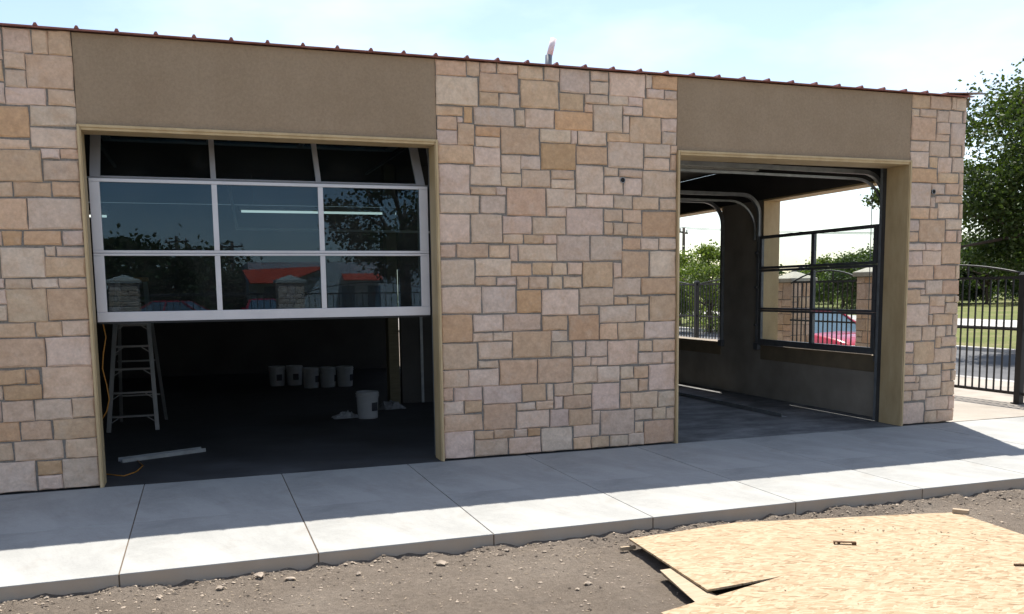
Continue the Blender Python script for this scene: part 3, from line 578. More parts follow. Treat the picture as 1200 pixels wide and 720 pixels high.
# ceiling strip lamps (the left bay's tubes are lit) and hanging rails
em = bpy.data.materials.new('lit_tube'); em.use_nodes = True; q = em.node_tree.nodes['Principled BSDF']
q.inputs['Base Color'].default_value = (.8, .85, .82, 1); q.inputs['Emission Color'].default_value = (.95, 1, .92, 1); q.inputs['Emission Strength'].default_value = .55
def strip_lamp(x0, x1, y, z, lit):
    L = MB().box(x0, x1, y-.06, y+.06, z+.02, z+.08).build('strip_lamp', MT['lamp_off'], B, bevel=.006)
    MB().tube([(x0+.03, y-.02, z), (x1-.03, y-.02, z)], .017, 10).build('lamp_tube', em if lit else MT['plastic'], L)
    for x in (x0+.2, x1-.2): MB().tube([(x, y, z+.08), (x, y, 3.40)], .004, 5).build('hanger', MT['steel'], L)
strip_lamp(1.50, 3.95, 6.0, 2.845, True); strip_lamp(-2.73, -.29, 6.0, 2.745, True); strip_lamp(6.85, 8.10, 2.42, 3.16, False)
m = MB().sqbar((1.30, 4.0, 3.0), (1.375, 4.0, 2.454), .035); m.build('hanging_angle', MT['alu'], B)
MB().sqbar((1.36, 4.0, 2.45), (4.0, 4.0, 2.43), .03).build('hanging_rail', MT['alu'], B)
# ------------------------------------------------------------------ iron fence, gates, stone piers
PICK = MB().box(-.009, .009, -.009, .009, 0, 1.55).mesh('picket')
def panel(name, label, cat, loc, rz, L, ze0, zap_, ze1, sp=.122, group=None, ztop=1.70):
    """fence panel along local +Y"""
    r = thing(name, label, cat, loc, rz, group)
    zb = .135
    MB().box(-.016, .016, 0, L, zb-.02, zb+.02).build('bottom_rail', MT['iron'], r)
    MB().box(-.015, .015, 0, L, .985, 1.015).build('middle_rail', MT['iron'], r)
    MB().box(-.016, .016, 0, L, ztop-.018, ztop+.018).build('top_rail', MT['iron'], r)
    arc = []
    for i in range(25):
        t = i/24; ze = ze0+(ze1-ze0)*t; arc.append((0, L*t, ze+(zap_-(ze0+ze1)/2)*(1-(2*t-1)**2)))
    MB().tube(arc, .014, 6).build('arched_rail', MT['iron'], r)
    n = int(L/sp); off = (L-(n-1)*sp)/2
    for i in range(n):
        o = bpy.data.objects.new('picket', PICK); COL.objects.link(o); o.parent = r; o.location = (0, off+i*sp, .14)
    if not PICK.materials: PICK.materials.append(MT['iron'])
    for t in (.33, .67):
        z = arc[int(24*t)][2]; MB().box(-.010, .010, L*t-.010, L*t+.010, ztop, z).build('arch_strut', MT['iron'], r)
    return r
def ipost(label, loc, h=1.76):
    r = thing('iron_post', label, 'post', loc)
    MB().box(-.045, .045, -.045, .045, -.05, h-.03).build('shaft', MT['iron'], r, bevel=.004)
    MB().quadbox([(-.055, -.055, h-.03), (.055, -.055, h-.03), (.055, .055, h-.03), (-.055, .055, h-.03)], [(-.03, -.03, h+.01), (.03, -.03, h+.01), (.03, .03, h+.01), (-.03, .03, h+.01)]).build('cap', MT['iron'], r, bevel=.003)
    MB().box(-.07, .07, -.07, .07, -.003, .012).build('base_plate', MT['iron'], r)
def pier(label, loc, w, h, seed, rz=0):
    """square pier faced in sandstone with a pyramidal cap"""
    rr = random.Random(seed); r = thing('stone_pier', label, 'pier', loc, rz); a = w/2
    co = MB().box(-a+.012, a-.012, -a+.012, a-.012, -.2, h-.2).build('core', MT['mortar'], r)
    oth = MB(); tl = []
    for k, (nx, ny) in enumerate(((0, -1), (-1, 0), (1, 0), (0, 1))):
        ax = (-ny, nx, 0); ay = (-nx, -ny, 0)
        for x0, x1, z0, z1 in ashlar(w-.01, h-.205, rr):
            xc = (x0+x1)/2-(w-.01)/2; c = (nx*a+ax[0]*xc, ny*a+ax[1]*xc, (z0+z1)/2); tn = stone_tint(rr.choice((0, 1, 2, 0, 1)), rr)
            if k < 2:
                mb = MB(); stone_mesh(mb, x1-x0, z1-z0, .012, rr, (0, 0, 0), ax, ay, .004); o = mb.build('stone', MT['stone'], r, c); set_tint(o.data, tn)
            else:
                n = stone_mesh(oth, x1-x0, z1-z0, .012, rr, c, ax, ay, .004); tl += [tn]*n
    o = oth.build('hidden_face_stones', MT['stone'], r, kind='stuff')
    t = o.data.attributes.new('tint', 'FLOAT_COLOR', 'POINT'); t.data.foreach_set('color', [q for c in tl for q in (*c, 1)])
    b = a+.05; z0 = h-.198
    cp = MB().box(-b, b, -b, b, z0, z0+.07); cp.quadbox([(-b, -b, z0+.071), (b, -b, z0+.071), (b, b, z0+.071), (-b, b, z0+.071)], [(-.03, -.03, h), (.03, -.03, h), (.03, .03, h), (-.03, .03, h)])
    cp.build('cap', MT['cap'], r, bevel=.008)
FX = 11.3
ipost('square black iron fence post at the right edge of the photo', (FX, .93, 0))
panel('iron_gate', 'black iron gate with arched top right of the stone corner', 'gate', (FX, .99, 0), 0, 2.66, 1.76, 1.90, 1.76)
pier('square stone pier right of the arched gate behind the side window', (FX+.25, 3.93, 0), .50, 1.97, 5)
panel('iron_gate', 'black arched iron gate between two stone piers seen through the side window', 'gate', (FX, 4.2, 0), 0, 1.74, 1.77, 1.89, 1.68)
pier('square stone pier left of the arched gate, next to the tan window jamb', (FX+.25, 6.18, 0), .50, 1.90, 6)
panel('iron_fence_panel', 'black iron fence panel with rising arch right of the post in the far opening', 'fence', (FX, 6.47, 0), 0, 2.77, 1.72, 1.80, 1.70)
ipost('thick black iron fence post seen through the far side opening', (FX, 9.3, 0), 1.77)
panel('iron_fence_panel', 'black iron fence panel left of the post in the far opening', 'fence', (FX, 9.36, 0), 0, 2.80, 1.66, 1.80, 1.72)
panel('iron_fence_panel', 'black iron fence panel just outside the right edge of the photo', 'fence', (FX, -1.85, 0), 0, 2.72, 1.76, 1.9, 1.76)

# ------------------------------------------------------------------ car
def car(label, loc, rz, group=None):
    r = thing('parked_car', label, 'car', loc, rz, group)
    S = [(-2.5, .40, .72, .70), (-2.38, .24, .90, .84), (-1.75, .20, .965, .90), (-.6, .19, .98, .915), (.6, .19, .97, .915), (1.25, .20, .93, .91), (2.0, .22, .84, .87), (2.38, .25, .74, .80), (2.5, .38, .62, .66)]
    mb = MB()
    for x, z0, zt, w in S:
        mb.v += [(x, -w*.9, z0), (x, -w, z0+.18), (x, -w*1.01, (z0+zt)/2+.05), (x, -w*.93, zt-.03), (x, -w*.80, zt), (x, 0, zt+.03), (x, w*.80, zt), (x, w*.93, zt-.03), (x, w*1.01, (z0+zt)/2+.05), (x, w, z0+.18), (x, w*.9, z0)]
    n = 11
    for i in range(len(S)-1):
        for k in range(n): mb.f.append((i*n+k, i*n+(k+1) % n, (i+1)*n+(k+1) % n, (i+1)*n+k))
    mb.f += [tuple(range(n))[::-1], tuple(range((len(S)-1)*n, len(S)*n))]; mb.sm = set(range(len(mb.f)-2))
    body = mb.build('body', MT['red'], r)
    b = [(-1.75, -.80, .95), (1.18, -.80, .93), (1.18, .80, .93), (-1.75, .80, .95)]; t = [(-1.0, -.60, 1.40), (.38, -.60, 1.41), (.38, .60, 1.41), (-1.0, .60, 1.40)]
    MB().quadbox(b, t).build('windows', MT['carglass'], r, bevel=.02)
    MB().quadbox([(p[0]*1.01, p[1]*1.02, 1.401) for p in t], [(-.9, -.54, 1.45), (.28, -.54, 1.46), (.28, .54, 1.46), (-.9, .54, 1.45)]).build('roof', MT['red'], r, bevel=.015)
    for p, q in zip(b, t): MB().sqbar((p[0], p[1]*1.005, p[2]), (q[0], q[1]*1.01, q[2]), .06).build('pillar', MT['red'], r)
    for sgn in (-1, 1): MB().sqbar((-.2, sgn*.812, .95), (-.28, sgn*.612, 1.41), .06).build('pillar', MT['red'], r)
    for x in (-1.45, 1.52):
        for sgn in (-1, 1):
            w = MB(); w.lathe([(.20, -.1), (.325, -.09), (.335, -.05), (.335, .05), (.325, .09), (.20, .1)], 24); w.v = [(p[0], p[2], p[1]) for p in w.v]; w.f = [f[::-1] for f in w.f]
            wo = w.build('wheel', MT['tyre'], r, (x, sgn*.80, .335))
            h = MB(); h.lathe([(.001, -.07), (.06, -.085), (.19, -.06), (.21, -.09), (.21, .09), (.19, .06), (.06, .085), (.001, .07)], 20); h.v = [(p[0], p[2], p[1]) for p in h.v]
            h.build('rim', MT['chrome'], wo)
    for sgn in (-1, 1):
        MB().obox((2.42, sgn*.58, .66), (.05, 0, 0), (.04*-sgn, .14, 0), (0, 0, .055)).build('headlight', MT['lampw'], r, bevel=.01)
        MB().obox((-2.44, sgn*.58, .80), (.04, 0, 0), (0, .15, 0), (0, 0, .06)).build('taillight', MT['awning'], r, bevel=.01)
        MB().obox((.85, sgn*.98, .98), (.05, 0, 0), (0, .09, 0), (0, 0, .06)).build('mirror', MT['red'], r, bevel=.015)
        for x in (.1, -.95): MB().box(x-.09, x+.09, sgn*.925-.012, sgn*.925+.012, .80, .825).build('door_handle', MT['chrome'], r)
    MB().box(2.44, 2.49, -.35, .35, .42, .56).build('grille', MT['tyre'], r)
    return r
c0 = car('red sedan parked beyond the arched gate, behind the side window', (15.12, 10.4, -.405), R(-90))

# ------------------------------------------------------------------ trees
def tree(name, label, loc, cr, ch, cz, nl, ls, mat, seed, clumps=46, group=None, trunk_r=.2, kind='tree', low=-1., extra=()):
    """cr crown radius, ch crown half height, cz crown centre height"""
    rr = random.Random(seed); r = thing(name, label, kind, loc, 0, group)
    ctr = []
    while len(ctr) < clumps:
        d = Vector((rr.gauss(0, 1), rr.gauss(0, 1), rr.gauss(0, 1))).normalized(); d *= rr.uniform(.45, 1.)**.6
        if d.z < low: continue
        lump = 1+.22*mnoise.noise(d*1.7+Vector((seed, 0, 0)))
        ctr.append(Vector((d.x*cr*lump, d.y*cr*lump, cz+d.z*ch*lump)))
    ctr += [Vector(e) for e in extra]
    tr = MB(); top = Vector((rr.uniform(-.1, .1)*cr, rr.uniform(-.1, .1)*cr, cz+.2*ch))
    fork = Vector((top.x*.4, top.y*.4, max(.8, cz-ch*.75)))
    tr.tube([(0, 0, -.2), (0, 0, .15), fork*.5+Vector((.05, -.05, 0)), fork, (fork+top)*.5, top], [trunk_r*1.5, trunk_r*1.05, trunk_r*.9, trunk_r*.8, trunk_r*.45, trunk_r*.15], 9)
    for c in ctr[::2]:
        s_ = fork.lerp(top, rr.uniform(0, .7)); mid = (s_+c)*.5+Vector((rr.uniform(-.1, .1), rr.uniform(-.1, .1), .08))*cr*.6
        tr.tube([s_, mid, c], [trunk_r*.42, trunk_r*.25, trunk_r*.07], 5)
    tr.build('trunk', MT['bark'], r)
    mb = MB(); per = nl//clumps; V, F = mb.v, mb.f
    for c in ctr:
        cs = rr.uniform(.16, .32)*cr*(.55 if extra and c in [Vector(e) for e in extra] else 1); flat = rr.uniform(.45, .75)
        n = int(per*rr.uniform(.55, 1.45))
        for _ in range(n):
            p = c+Vector((rr.gauss(0, .5)*cs, rr.gauss(0, .5)*cs, rr.gauss(0, .5)*cs*flat))
            a = Vector((rr.gauss(0, 1), rr.gauss(0, 1), rr.gauss(-.25, .6))).normalized(); b = a.cross(Vector((rr.gauss(0, 1), rr.gauss(0, 1), rr.gauss(0, 1)))).normalized()
            l = ls*rr.uniform(.6, 1.3); w = l*.33
            o = len(V); V += [tuple(p), tuple(p+a*l*.5+b*w), tuple(p+a*l), tuple(p+a*l*.5-b*w)]; F.append((o, o+1, o+2, o+3))
    mb.build('crown', mat, r)
    return r
tree('oak_tree', 'large dark green tree beyond the gate, filling the right edge', (25.9, 10.9, -.45), 4.3, 3.5, 5.15, 88000, .135, MT['leaf1'], 21, 110, low=-.75, trunk_r=.26, extra=[(-5.1, 3.5, 4.75), (-5.0, 2.6, 3.2), (-4.6, 2.2, 3.0)])
FT = [('bright leafy tree right of the utility pole in the far opening', (23.9, 29.2, -.5), 2.5, 1.9, 2.3, 14000, .13, 'leaf2', 31),
      ('bright leafy tree behind the utility pole in the far opening', (26.4, 36.5, -.5), 2.9, 1.9, 2.0, 12000, .15, 'leaf2', 32),
      ('leafy tree hidden mostly by the pier between the side openings', (33.0, 40.5, -.4), 2.2, 1.6, 1.8, 6000, .18, 'leaf2', 33),
      ('tall tree above the arched gate, middle of the side window', (49.5, 51.0, -.2), 3.1, 2.2, 2.35, 12000, .2, 'leaf2', 34),
      ('green tree above the right stone pier in the side window', (44.0, 41.0, -.2), 3.3, 2.2, 2.1, 12000, .2, 'leaf1', 35),
      ('low hazy tree left of the arched gate top, beside the far house', (56.0, 60.5, -.1), 2.6, 1.1, 1.3, 5000, .22, 'leaf1', 36),
      ('dark tree behind the gate, nearest the stone corner', (60.3, 52.8, 0), 4.8, 2.9, 2.9, 11000, .28, 'leaf3', 38),
      ('dark tree in the middle of the row behind the right gate', (59.5, 46.4, 0), 4.6, 2.8, 2.8, 11000, .28, 'leaf3', 39),
      ('dark tree behind the iron post at the right edge', (66.0, 46.5, 0), 5.0, 3.0, 3.0, 10000, .28, 'leaf3', 40),
      ('mid-green tree behind the stone corner pier', (54.0, 49.2, 0), 4.2, 2.6, 2.6, 10000, .28, 'leaf1', 37)]
for lab, loc, cr_, ch_, cz_, nl, ls, mt, sd_ in FT:
    tree('broadleaf_tree', lab, loc, cr_, ch_, cz_, nl, ls, MT[mt], sd_, 30, 'trees beyond the road', .14)
ORD = ['first', 'second', 'third', 'fourth', 'fifth', 'sixth', 'seventh', 'eighth', 'ninth']
for i in range(9):      # low shrubs closing the horizon
    a = R(8+i*6.5); d = 105+8*math.sin(i*2.1)
    tree('broadleaf_tree', 'far-off tree in the background wood, %s from the left' % ORD[8-i], (d*math.cos(a), d*math.sin(a), .2), 7.5, 1.7, 1.6, 6000, .4, MT['leaf3'], 60+i, 26, 'far-off trees in the background wood', .2)

# ------------------------------------------------------------------ far house, utility pole and wires
H = thing('house', 'small pale house far beyond the gate, left of the trees', 'house', (86, 99, .1), R(20))
MB().box(-6, 6, -3.5, 3.5, 0, 2.7).build('wall', MT['white'], H)
m = MB(); m.v = [(-6.5, -4, 2.68), (6.5, -4, 2.68), (6.5, 4, 2.68), (-6.5, 4, 2.68), (-6.5, 0, 4.3), (6.5, 0, 4.3)]; m.f = [(0, 1, 5, 4), (2, 3, 4, 5), (1, 2, 5), (3, 0, 4), (3, 2, 1, 0)]
m.build('roof', plain('grey_shingle', (.16, .15, .15), .9), H)
for x in (-4, -1, 3):
    w = MB().box(x-.6, x+.6, -3.56, -3.49, 1.0, 2.1).build('window', MT['carglass'], H); MB().box(x-.03, x+.03, -3.6, -3.565, 1.0, 2.1).build('mullion', MT['white'], w)
def upole(label, loc, h, arm=True):
    r = thing('utility_pole', label, 'utility pole', loc)
    MB().tube([(0, 0, -.3), (.02, 0, h)], [.14, .10], 10).build('pole', MT['polewood'], r)
    if arm:
        a = MB().sqbar((-.7, -.7, h-.35), (.7, .7, h-.35), .10).build('crossarm', MT['polewood'], r)
        for q in (-.6, .6): MB().tube([(q, q, h-.3), (q, q, h-.1)], .05, 8).build('insulator', MT['plastic'], a)
    return r
upole('wooden utility pole with crossarm in the far side opening', (31.9, 45.6, -.3), 6.0)
upole('utility pole far off beyond the right edge', (75, 30, 0), 7.0)
for d in (-.6, .6):
    a, b = Vector((31.9+d, 45.6+d, 5.65)), Vector((75+d, 30+d, 6.65))
    pts = [a.lerp(b, t/16)-Vector((0, 0, 1.0*(1-(2*t/16-1)**2))) for t in range(17)]
    MB().tube(pts, .018, 5).build('power_line', MT['iron'], label='%s of the two sagging power lines beyond the side window' % ('nearer' if d < 0 else 'farther'), cat='power line')

# ------------------------------------------------------------------ osb sheets and lumber on the dirt
def sheet(label, P, th=.012, n=14, warp=.006, seed=0, cut=None):
    """P: four top corners ccw; subdivided so it can sag a little"""
    P = [Vector(p) for p in P]; r0 = P[0]; mb = MB(); base = P[0].copy()
    ux = (P[1]-P[0]).normalized(); ang = math.atan2(ux.y, ux.x)
    inv = Matrix.Rotation(-ang, 4, 'Z')
    for lay in (0, 1):
        for j in range(n+1):
            for i in range(n+1):
                s_, t_ = i/n, j/n
                p = (P[0]*(1-s_)+P[1]*s_)*(1-t_)+(P[3]*(1-s_)+P[2]*s_)*t_
                z = warp*mnoise.noise(Vector((p.x*1.3, p.y*1.3, seed)))*(4*s_*(1-s_)+.3)
                e = .002*mnoise.noise(Vector((p.x*25, p.y*25, seed)))
                q = inv @ (p-base+Vector((e, e, z-(th if lay else 0)))); mb.v.append(tuple(q))
    k = n+1; o = k*k
    for j in range(n):
        for i in range(n):
            a = j*k+i; mb.f.append((a, a+1, a+k+1, a+k)); mb.f.append((o+a+k, o+a+k+1, o+a+1, o+a))
    rim = [i for i in range(n)]+[j*k+n for j in range(n)]+[n*k+n-i for i in range(n)]+[(n-j)*k for j in range(n)]
    for a, b in zip(rim, rim[1:]+rim[:1]): mb.f.append((a+o, b+o, b, a))
    ob = mb.build('osb_sheet', MT['osb'], None, base, label=label, cat='osb board', group='osb boards on the dirt'); ob.rotation_euler = (0, 0, ang)
    return ob
sheet('small osb board propped up at its left edge beside the sidewalk', [(3.429, -4.033, -.036), (4.36, -3.90, -.055), (4.445, -2.815, -.052), (3.497, -2.942, -.040)], seed=1)
sheet('long osb board lying flat with its far edge near the sidewalk', [(3.9, -3.98, -.066), (5.97, -4.36, -.066), (6.10, -3.131, -.066), (4.45, -2.765, -.066)], seed=2)
sheet('large osb board nearest the camera, overlapping the other two', [(3.36, -5.34, -.044), (5.75, -4.72, -.044), (5.36, -3.55, -.044), (3.03, -4.235, -.044)], seed=3)
o = MB().quadbox([(0, -.57, -.038), (.135, -.555, -.038), (.085, .005, -.038), (0.02, .0, -.038)], [(-.095, -.577, 0), (.042, -.559, 0), (.082, .003, 0), (0, 0, 0)]).build('lumber_plank', MT['lumber'], None, (3.384, -3.573, -.055), bevel=.003, label='short plank of raw lumber under the propped osb board', cat='plank')
MB().box(-.06, .05, -.010, .010, -.02, .004).build('wood_scrap', MT['lumber'], None, (3.48, -2.97, -.088), bevel=.002, label='thin wood scrap under the left corner of the osb board', cat='wood scrap')
o = MB().box(-.055, .055, -.022, .022, 0, .032).build('wood_block', MT['lumber'], None, (6.10, -3.17, -.066), bevel=.003, label='small wood block on the far right corner of the osb', cat='wood block'); o.rotation_euler = (0, 0, -.9)
br = thing('metal_bracket', 'small rusty metal bracket lying on the osb board', 'bracket', (4.775, -3.515, -.0645), -.5)
MB().box(-.07, .07, -.012, .012, .014, .02).build('strap', MT['rust'], br); MB().box(-.07, -.062, -.012, .012, 0, .014).build('end_tab', MT['rust'], br); MB().box(.045, .07, -.014, .014, .0, .014).build('end_tab', MT['rust'], br); MB().box(-.045, -.03, -.012, .012, 0, .014).build('end_tab', MT['rust'], br)
o = MB().obox((0, 0, .006), (.035, 0, 0), (0, .008, 0), (0, 0, .006)).build('wood_scrap', MT['rust'], None, (5.37, -4.32, -.042), label='dark sliver standing in for a slit at the right edge of the osb', cat='wood scrap'); o.rotation_euler = (0, 0, -.4)  # dark sliver added to stand in for a slit in the boards
# sawdust crumbs on the boards
rr = random.Random(5); m = MB()
for i in range(34):
    t = rr.uniform(0, 1); x = 4.95+t*.75+rr.gauss(0, .03); y = -3.22-.55*t*t+rr.gauss(0, .03)
    if rr.random() < .35: x = rr.uniform(3.7, 5.7); y = rr.uniform(-4.6, -3.2)
    s_ = rr.uniform(.002, .005); m.obox((x, y, -.042 if y < -3.6 else -.061), (s_, 0, 0), (0, s_, 0), (0, 0, s_*.6))
m.build('sawdust', MT['lumber'], kind='stuff', label='line of crumbs and grit scattered on the osb boards')

# ------------------------------------------------------------------ stones and litter on the dirt
def rock(mb, c, s_, rr, n=None):
    o = len(mb.v); q = [(1, 0, 0), (-1, 0, 0), (0, 1, 0), (0, -1, 0), (0, 0, 1), (0, 0, -1), (.6, .6, .5), (-.6, .6, .45), (-.6, -.6, .5), (.6, -.6, .4)]
    a = rr.uniform(0, 6.3); ca_, sa_ = math.cos(a), math.sin(a); ex = rr.uniform(.7, 1.5)
    for x, y, z in q:
        k = s_*rr.uniform(.75, 1.15); x, y, z = x*k*ex, y*k, z*k*.65
        mb.v.append((c[0]+x*ca_-y*sa_, c[1]+x*sa_+y*ca_, c[2]+z))
    for f in ((4, 6, 7), (4, 7, 8), (4, 8, 9), (4, 9, 6), (0, 2, 6), (2, 7, 6), (2, 1, 7), (1, 8, 7), (1, 3, 8), (3, 9, 8), (3, 0, 9), (0, 6, 9), (5, 2, 0), (5, 1, 2), (5, 3, 1), (5, 0, 3)): mb.f.append(tuple(o+i for i in f))
def gz(x, y):
    p = Vector((x, y, 0)); n = .018*mnoise.fractal(p*.9, 1., 2., 3)+.011*mnoise.fractal(p*5, 1., 2., 4)+.010*abs(mnoise.noise(p*19))
    d = max(0, 1-(-2.64-y)/.16)
    n -= .034*min(1, max(0, (x-3.0)/.3))*min(1, max(0, (-2.72-y)/.1))
    return -.085+n+d*(-.002+.03*mnoise.noise(Vector((x*2.3, 3, 0)))+.034*mnoise.noise(Vector((x*9, y*8, 1))))
BR = [((.574, -2.927), .026, 'pale stone nearest the lower left corner of the photo'), ((.90, -2.868), .030, 'pale stone with a chip, second from the left on the dirt'), ((1.13, -2.75), .034, 'largest pale stone against the slab edge on the left'),
      ((2.21, -2.91), .036, 'reddish dirt clod left of centre near the slab'), ((1.696, -2.925), .026, 'brown dirt clod near the left-hand slab joint'), ((2.921, -3.564), .024, 'light stone in the middle of the open dirt'),
      ((2.83, -3.62), .016, 'small stone beside the light stone on open dirt'), ((2.689, -2.78), .02, 'stone against the slab edge at the third joint'), ((3.08, -3.70), .016, 'small stone left of the lumber plank'), ((1.30, -2.86), .024, 'flat stone beside the largest stone at the slab edge')]
for (x, y), s_, lab in BR:
    m = MB(); rock(m, (0, 0, 0), s_, rr); m.build('stone', MT['rock'], None, (x, y, gz(x, y)+s_*.3), label=lab, cat='stone', group='larger stones on the dirt')
m = MB()
for i in range(2200):
    y = -2.66-abs(rr.gauss(0, .9)) if rr.random() < .75 else -2.66-abs(rr.gauss(0, .08)); x = rr.uniform(-1.4, 8.0)
    if y < -5.2: continue
    s_ = min(.016, .003+abs(rr.gauss(0, .0042))); rock(m, (x, y, gz(x, y)+s_*.2), s_, rr)
m.build('gravel', MT['rock'], kind='stuff', label='fine gravel and pebbles scattered over the dirt')
m = MB()
for i in range(1000):
    y = -2.66-abs(rr.gauss(0, .12)) if rr.random() < .45 else -2.66-abs(rr.gauss(0, .9)); x = rr.uniform(-1.4, 8.0)
    if y < -5.2: continue
    s_ = min(.022, .004+abs(rr.gauss(0, .006))); rock(m, (x, y, gz(x, y)+s_*.1), s_, rr)
m.build('dirt_crumbs', MT['dirt'], kind='stuff', label='crumbs and clods of loose soil along the slab edge')
m = MB()
for i in range(900):
    y = -2.68-abs(rr.gauss(0, .8)); x = rr.uniform(-1.4, 8.0)
    if y < -5.2: continue
    l = rr.uniform(.003, .013); a = rr.uniform(0, 6.3); z = gz(x, y)+.006
    m.obox((x, y, z), (l*math.cos(a), l*math.sin(a), rr.uniform(-.002, .002)), (-.0022*math.sin(a), .0022*math.cos(a), 0), (0, 0, .0008))
m.build('dry_litter', plain('straw', (.33, .26, .18), .9, 0., .3, 40), kind='stuff', label='dry straw and wood chips scattered over the dirt')

# ------------------------------------------------------------------ things inside the bays
L = thing('step_ladder', 'aluminium step ladder standing just inside the left bay', 'ladder', (.05, 3.3, 0))
def lx(s_, z): return (-.272+.103*z) if s_ < 0 else (.268-.03*z)
ft, bt = lambda z: .12*z, lambda z: .92-.36*z
for s_ in (-1, 1):
    MB().sqbar((lx(s_, 0), ft(0), 0), (lx(s_, 1.78), ft(1.78), 1.78), .05, .025).build('front_rail', MT['ladder'], L, bevel=.003)
    MB().sqbar((lx(s_, 0)+.07, bt(0), 0), (lx(s_, 1.78), bt(1.78), 1.78), .04, .02).build('rear_rail', MT['ladder'], L, bevel=.003)
    MB().sqbar((lx(s_, .9)-.01*s_, ft(.9), .9), (lx(s_, .9)-.01*s_, bt(.9), .9), .012).build('spreader', MT['steel'], L)
for z in (.18, .46, .74, 1.01, 1.28, 1.55):
    st = MB().box(lx(-1, z)+.012, lx(1, z)-.012, ft(z)-.02, ft(z)+.055, z-.012, z+.012).build('step', MT['ladder'], L, bevel=.002)
    for s_ in (-1, 1): MB().sqbar((lx(s_, z)-s_*.02, ft(z), z-.07), (lx(s_, z)-s_*.10, ft(z), z-.014), .012).build('step_brace', MT['ladder'], st)
for z in (.35, .8, 1.25): MB().sqbar((lx(-1, 0)+.09, bt(z), z), (lx(1, z)+.03, bt(z), z), .02).build('rear_bar', MT['ladder'], L)
MB().box(lx(-1, 1.78)-.04, lx(1, 1.78)+.04, .12, .36, 1.78, 1.83).build('top_cap', MT['orange'], L, bevel=.008)
def bucket(label, loc, rz, group=None):
    r = thing('paint_bucket', label, 'bucket', loc, rz, group)
    MB().lathe([(.001, 0), (.122, .0), (.126, .01), (.143, .33), (.143, .345), (.136, .345), (.120, .03), (.001, .03)], 28).build('tub', MT['plastic'], r)
    for z in (.29, .32): MB().tube([(.147*math.cos(i*.2618), .147*math.sin(i*.2618), z) for i in range(25)], .006, 6, cap=False).build('rim_ring', MT['plastic'], r)
    MB().tube([(.15*math.cos(math.pi*i/14), .02-.15*math.sin(math.pi*i/14)*.8, .30-.11*math.sin(math.pi*i/14)) for i in range(15)], .004, 6).build('handle', MT['steel'], r)
    m = MB()
    for a in range(9):
        t = -1.35+a*.09; rr_ = .1366
        m.v += [(rr_*math.cos(t), rr_*math.sin(t), .10), ((rr_+.0055)*math.cos(t), (rr_+.0055)*math.sin(t), .21)]
    for a in range(8): m.f.append((2*a, 2*a+2, 2*a+3, 2*a+1))
    m.build('print_patch', MT['print_'], r)
    return r
b0 = bucket('white plastic bucket with dark print, nearest on the bay floor', (2.86, 3.27, 0), 0)
for (x, y), lab in (((2.10, 8.0), 'white bucket at the left end of the back row'), ((2.40, 8.0), 'white bucket second from the left in the back row'), ((2.62, 7.4), 'white bucket in the middle of the back row'), ((2.91, 7.4), 'white bucket second from the right in the back row'), ((3.20, 7.4), 'white bucket at the right end of the back row')):
    c = copy_thing(b0, (x, y, 0), rr.uniform(-.6, .6), lab); c['group'] = 'row of buckets at the back'
def crumple(name, label, cat, loc, sx, sy, sz, seed, mat):
    m = MB(); n = 14
    for j in range(n+1):
        for i in range(n+1):
            x, y = i/n-.5, j/n-.5; p = Vector((x*5, y*5, seed)); e = max(0, 1-(2*x)**2)*max(0, 1-(2*y)**2)
            m.v.append((x*sx+.04*mnoise.noise(p), y*sy+.04*mnoise.noise(p+Vector((9, 0, 0))), .006+sz*e*(.5+abs(mnoise.noise(p*1.3)))))
    for j in range(n):
        for i in range(n): a = j*(n+1)+i; m.f.append((a, a+1, a+n+2, a+n+1))
    o = m.build(name, mat, None, loc, label=label, cat=cat); sdm = o.modifiers.new('thick', 'SOLIDIFY'); sdm.thickness = .004
crumple('rag', 'crumpled white rag on the floor left of the near bucket', 'rag', (2.60, 3.42, .004), .34, .26, .08, 3, MT['plastic'])
crumple('plastic_bag', 'grey plastic bag slumped at the foot of the wood post', 'bag', (3.32, 4.05, .004), .36, .3, .14, 8, plain('grey_plastic', (.22, .22, .23), .5))
ch = thing('steel_channel', 'short galvanised steel channel lying just inside the left bay', 'steel channel', (.45, 1.345, 0), math.atan2(.332, .757))
MB().box(-.42, .42, -.055, .055, .001, .006).build('web', MT['steel'], ch)
for s_ in (-1, 1): MB().box(-.42, .42, s_*.055-.003, s_*.055+.003, .0061, .04).build('flange', MT['steel'], ch)
ch = thing('steel_angle', 'long steel angle lying on the right bay floor', 'steel angle', (7.71, 2.45, 0), math.atan2(2.6, .042))
MB().box(-1.32, 1.32, -.04, .04, .001, .006).build('web', MT['steel'], ch); MB().box(-1.32, 1.32, .035, .041, .0061, .05).build('flange', MT['steel'], ch)
MB().tube([(.046, .6, 1.5), (.046, .6, 1.355), (.061, .6, 1.248), (.031, .6, 1.096), (.016, .6, .965), (.042, .6, .81), (.056, .6, .685), (.029, .6, .577), (-.018, .6, .50), (-.03, .6, .2), (-.02, .59, .006), (.006, .558, .006), (.152, .416, .006), (.248, .581, .006), (.283, .872, .006), (.2, 1.3, .006)], .006, 6).build('extension_cord', MT['orange'], label='orange extension cord hanging inside the left door jamb', cat='cord')

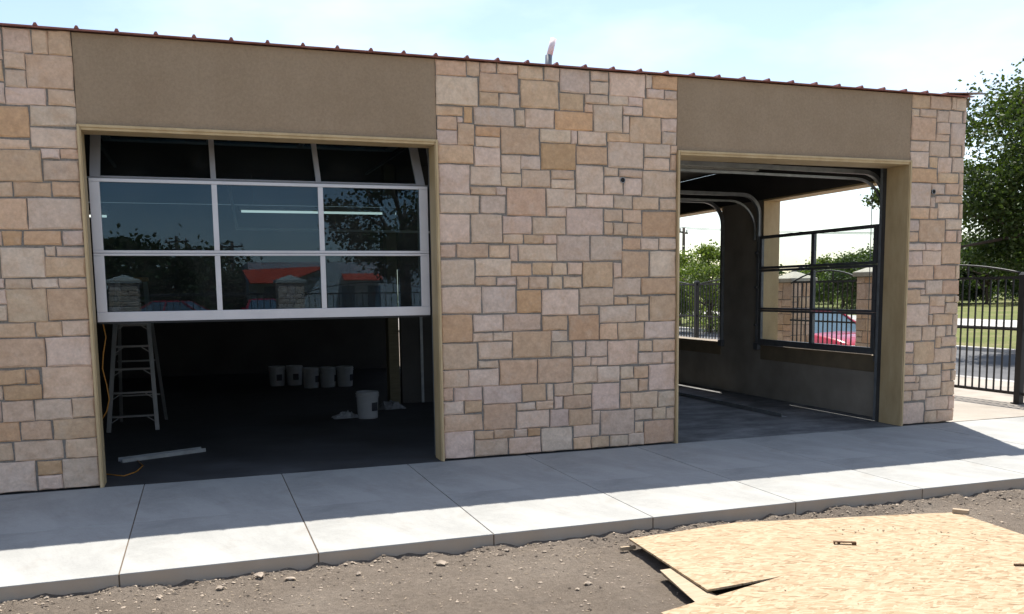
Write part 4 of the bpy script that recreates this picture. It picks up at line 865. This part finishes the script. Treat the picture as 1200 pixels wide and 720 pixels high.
# ------------------------------------------------------------------ behind the photographer: what the glass mirrors
pier('stone pier mirrored in the lower left door pane', (-.78, -14.3, -.1), .64, 2.2, 15, math.pi)
pier('stone pier mirrored in the lower middle door pane', (3.02, -14.3, -.1), .64, 2.17, 16, math.pi)
panel('iron_fence_panel', 'iron fence mirrored between the two stone piers', 'fence', (-.44, -14.3, -.1), R(-90), 3.1, 1.72, 1.74, 1.72, .15)
panel('iron_fence_panel', 'arched iron fence mirrored in the lower right door pane', 'fence', (3.36, -14.3, -.1), R(-90), 3.4, 1.72, 1.98, 1.72, .15)
panel('iron_fence_panel', 'iron fence mirrored at the far left of the door glass', 'fence', (-4.4, -14.3, -.1), R(-90), 3.3, 1.72, 1.74, 1.72, .15)
panel('iron_fence_panel', 'iron fence beyond the mirrored right-hand panel', 'fence', (6.8, -14.3, -.1), R(-90), 3.3, 1.72, 1.98, 1.72, .15)
c = copy_thing(c0, (-.6, -36, -.09), R(200), 'red car mirrored beside the left stone pier in the glass'); c = copy_thing(c0, (3.9, -38.5, -.09), R(90), 'red car mirrored behind the fence in the middle pane')
tree('oak_tree', 'broad dark tree mirrored in the left door panes', (-3.0, -44, -.1), 4.6, 2.2, 2.6, 9000, .3, MT['leaf3'], 71, 34)
tree('oak_tree', 'low dark tree mirrored behind the left part of the fence', (1.4, -52, -.1), 4.0, 1.6, 1.7, 5000, .34, MT['leaf3'], 72, 26)
tree('oak_tree', 'large leafy tree mirrored in the right door panes', (7.4, -21, -.1), 2.7, 2.3, 4.3, 12000, .16, MT['leaf3'], 73, 36, trunk_r=.22)
for i in range(7): tree('broadleaf_tree', 'far-off tree mirrored in the door glass, %s from the left' % ORD[i], (-70+i*24, -95-6*math.cos(i), 0), 9, 3, 2.8, 2600, .7, MT['leaf3'], 80+i, 24, 'far-off trees mirrored in the glass', .2)
S = thing('shop_building', 'low pale shop with red awning mirrored in the door glass', 'building', (4, -47, -.1))
MB().box(-.3, 12, -8, 0, 0, 3.6).build('wall', MT['white'], S)
m = MB(); m.v = [(-.6, .15, 3.05), (4.2, .15, 3.25), (1.6, 1.9, 2.3), (-.3, 1.9, 2.3), (-.6, 0, 3.1), (4.2, 0, 3.3)]; m.f = [(3, 2, 1, 0), (0, 1, 5, 4)]
o = m.build('awning', MT['awning'], S); o.modifiers.new('thick', 'SOLIDIFY').thickness = .05
m = MB(); m.v = [(5.2, .05, 2.85), (7.6, .05, 2.85), (7.6, 1.0, 2.45), (5.2, 1.0, 2.45)]; m.f = [(3, 2, 1, 0)]
o = m.build('awning', MT['awning'], S); o.modifiers.new('thick', 'SOLIDIFY').thickness = .05
for x in (1.0, 5.6, 7.2): MB().box(x-.4, x+.4, .005, .03, .1, 2.15).build('shop_door', MT['carglass'], S)
for x, y, h in ((-.3, -52, 5.4), (.4, -56, 5.1), (3.1, -54, 5.2)): upole('utility pole mirrored in the door glass, %s' % ('leftmost' if x < 0 else 'middle' if x < 1 else 'rightmost'), (x, y, -.1), h)
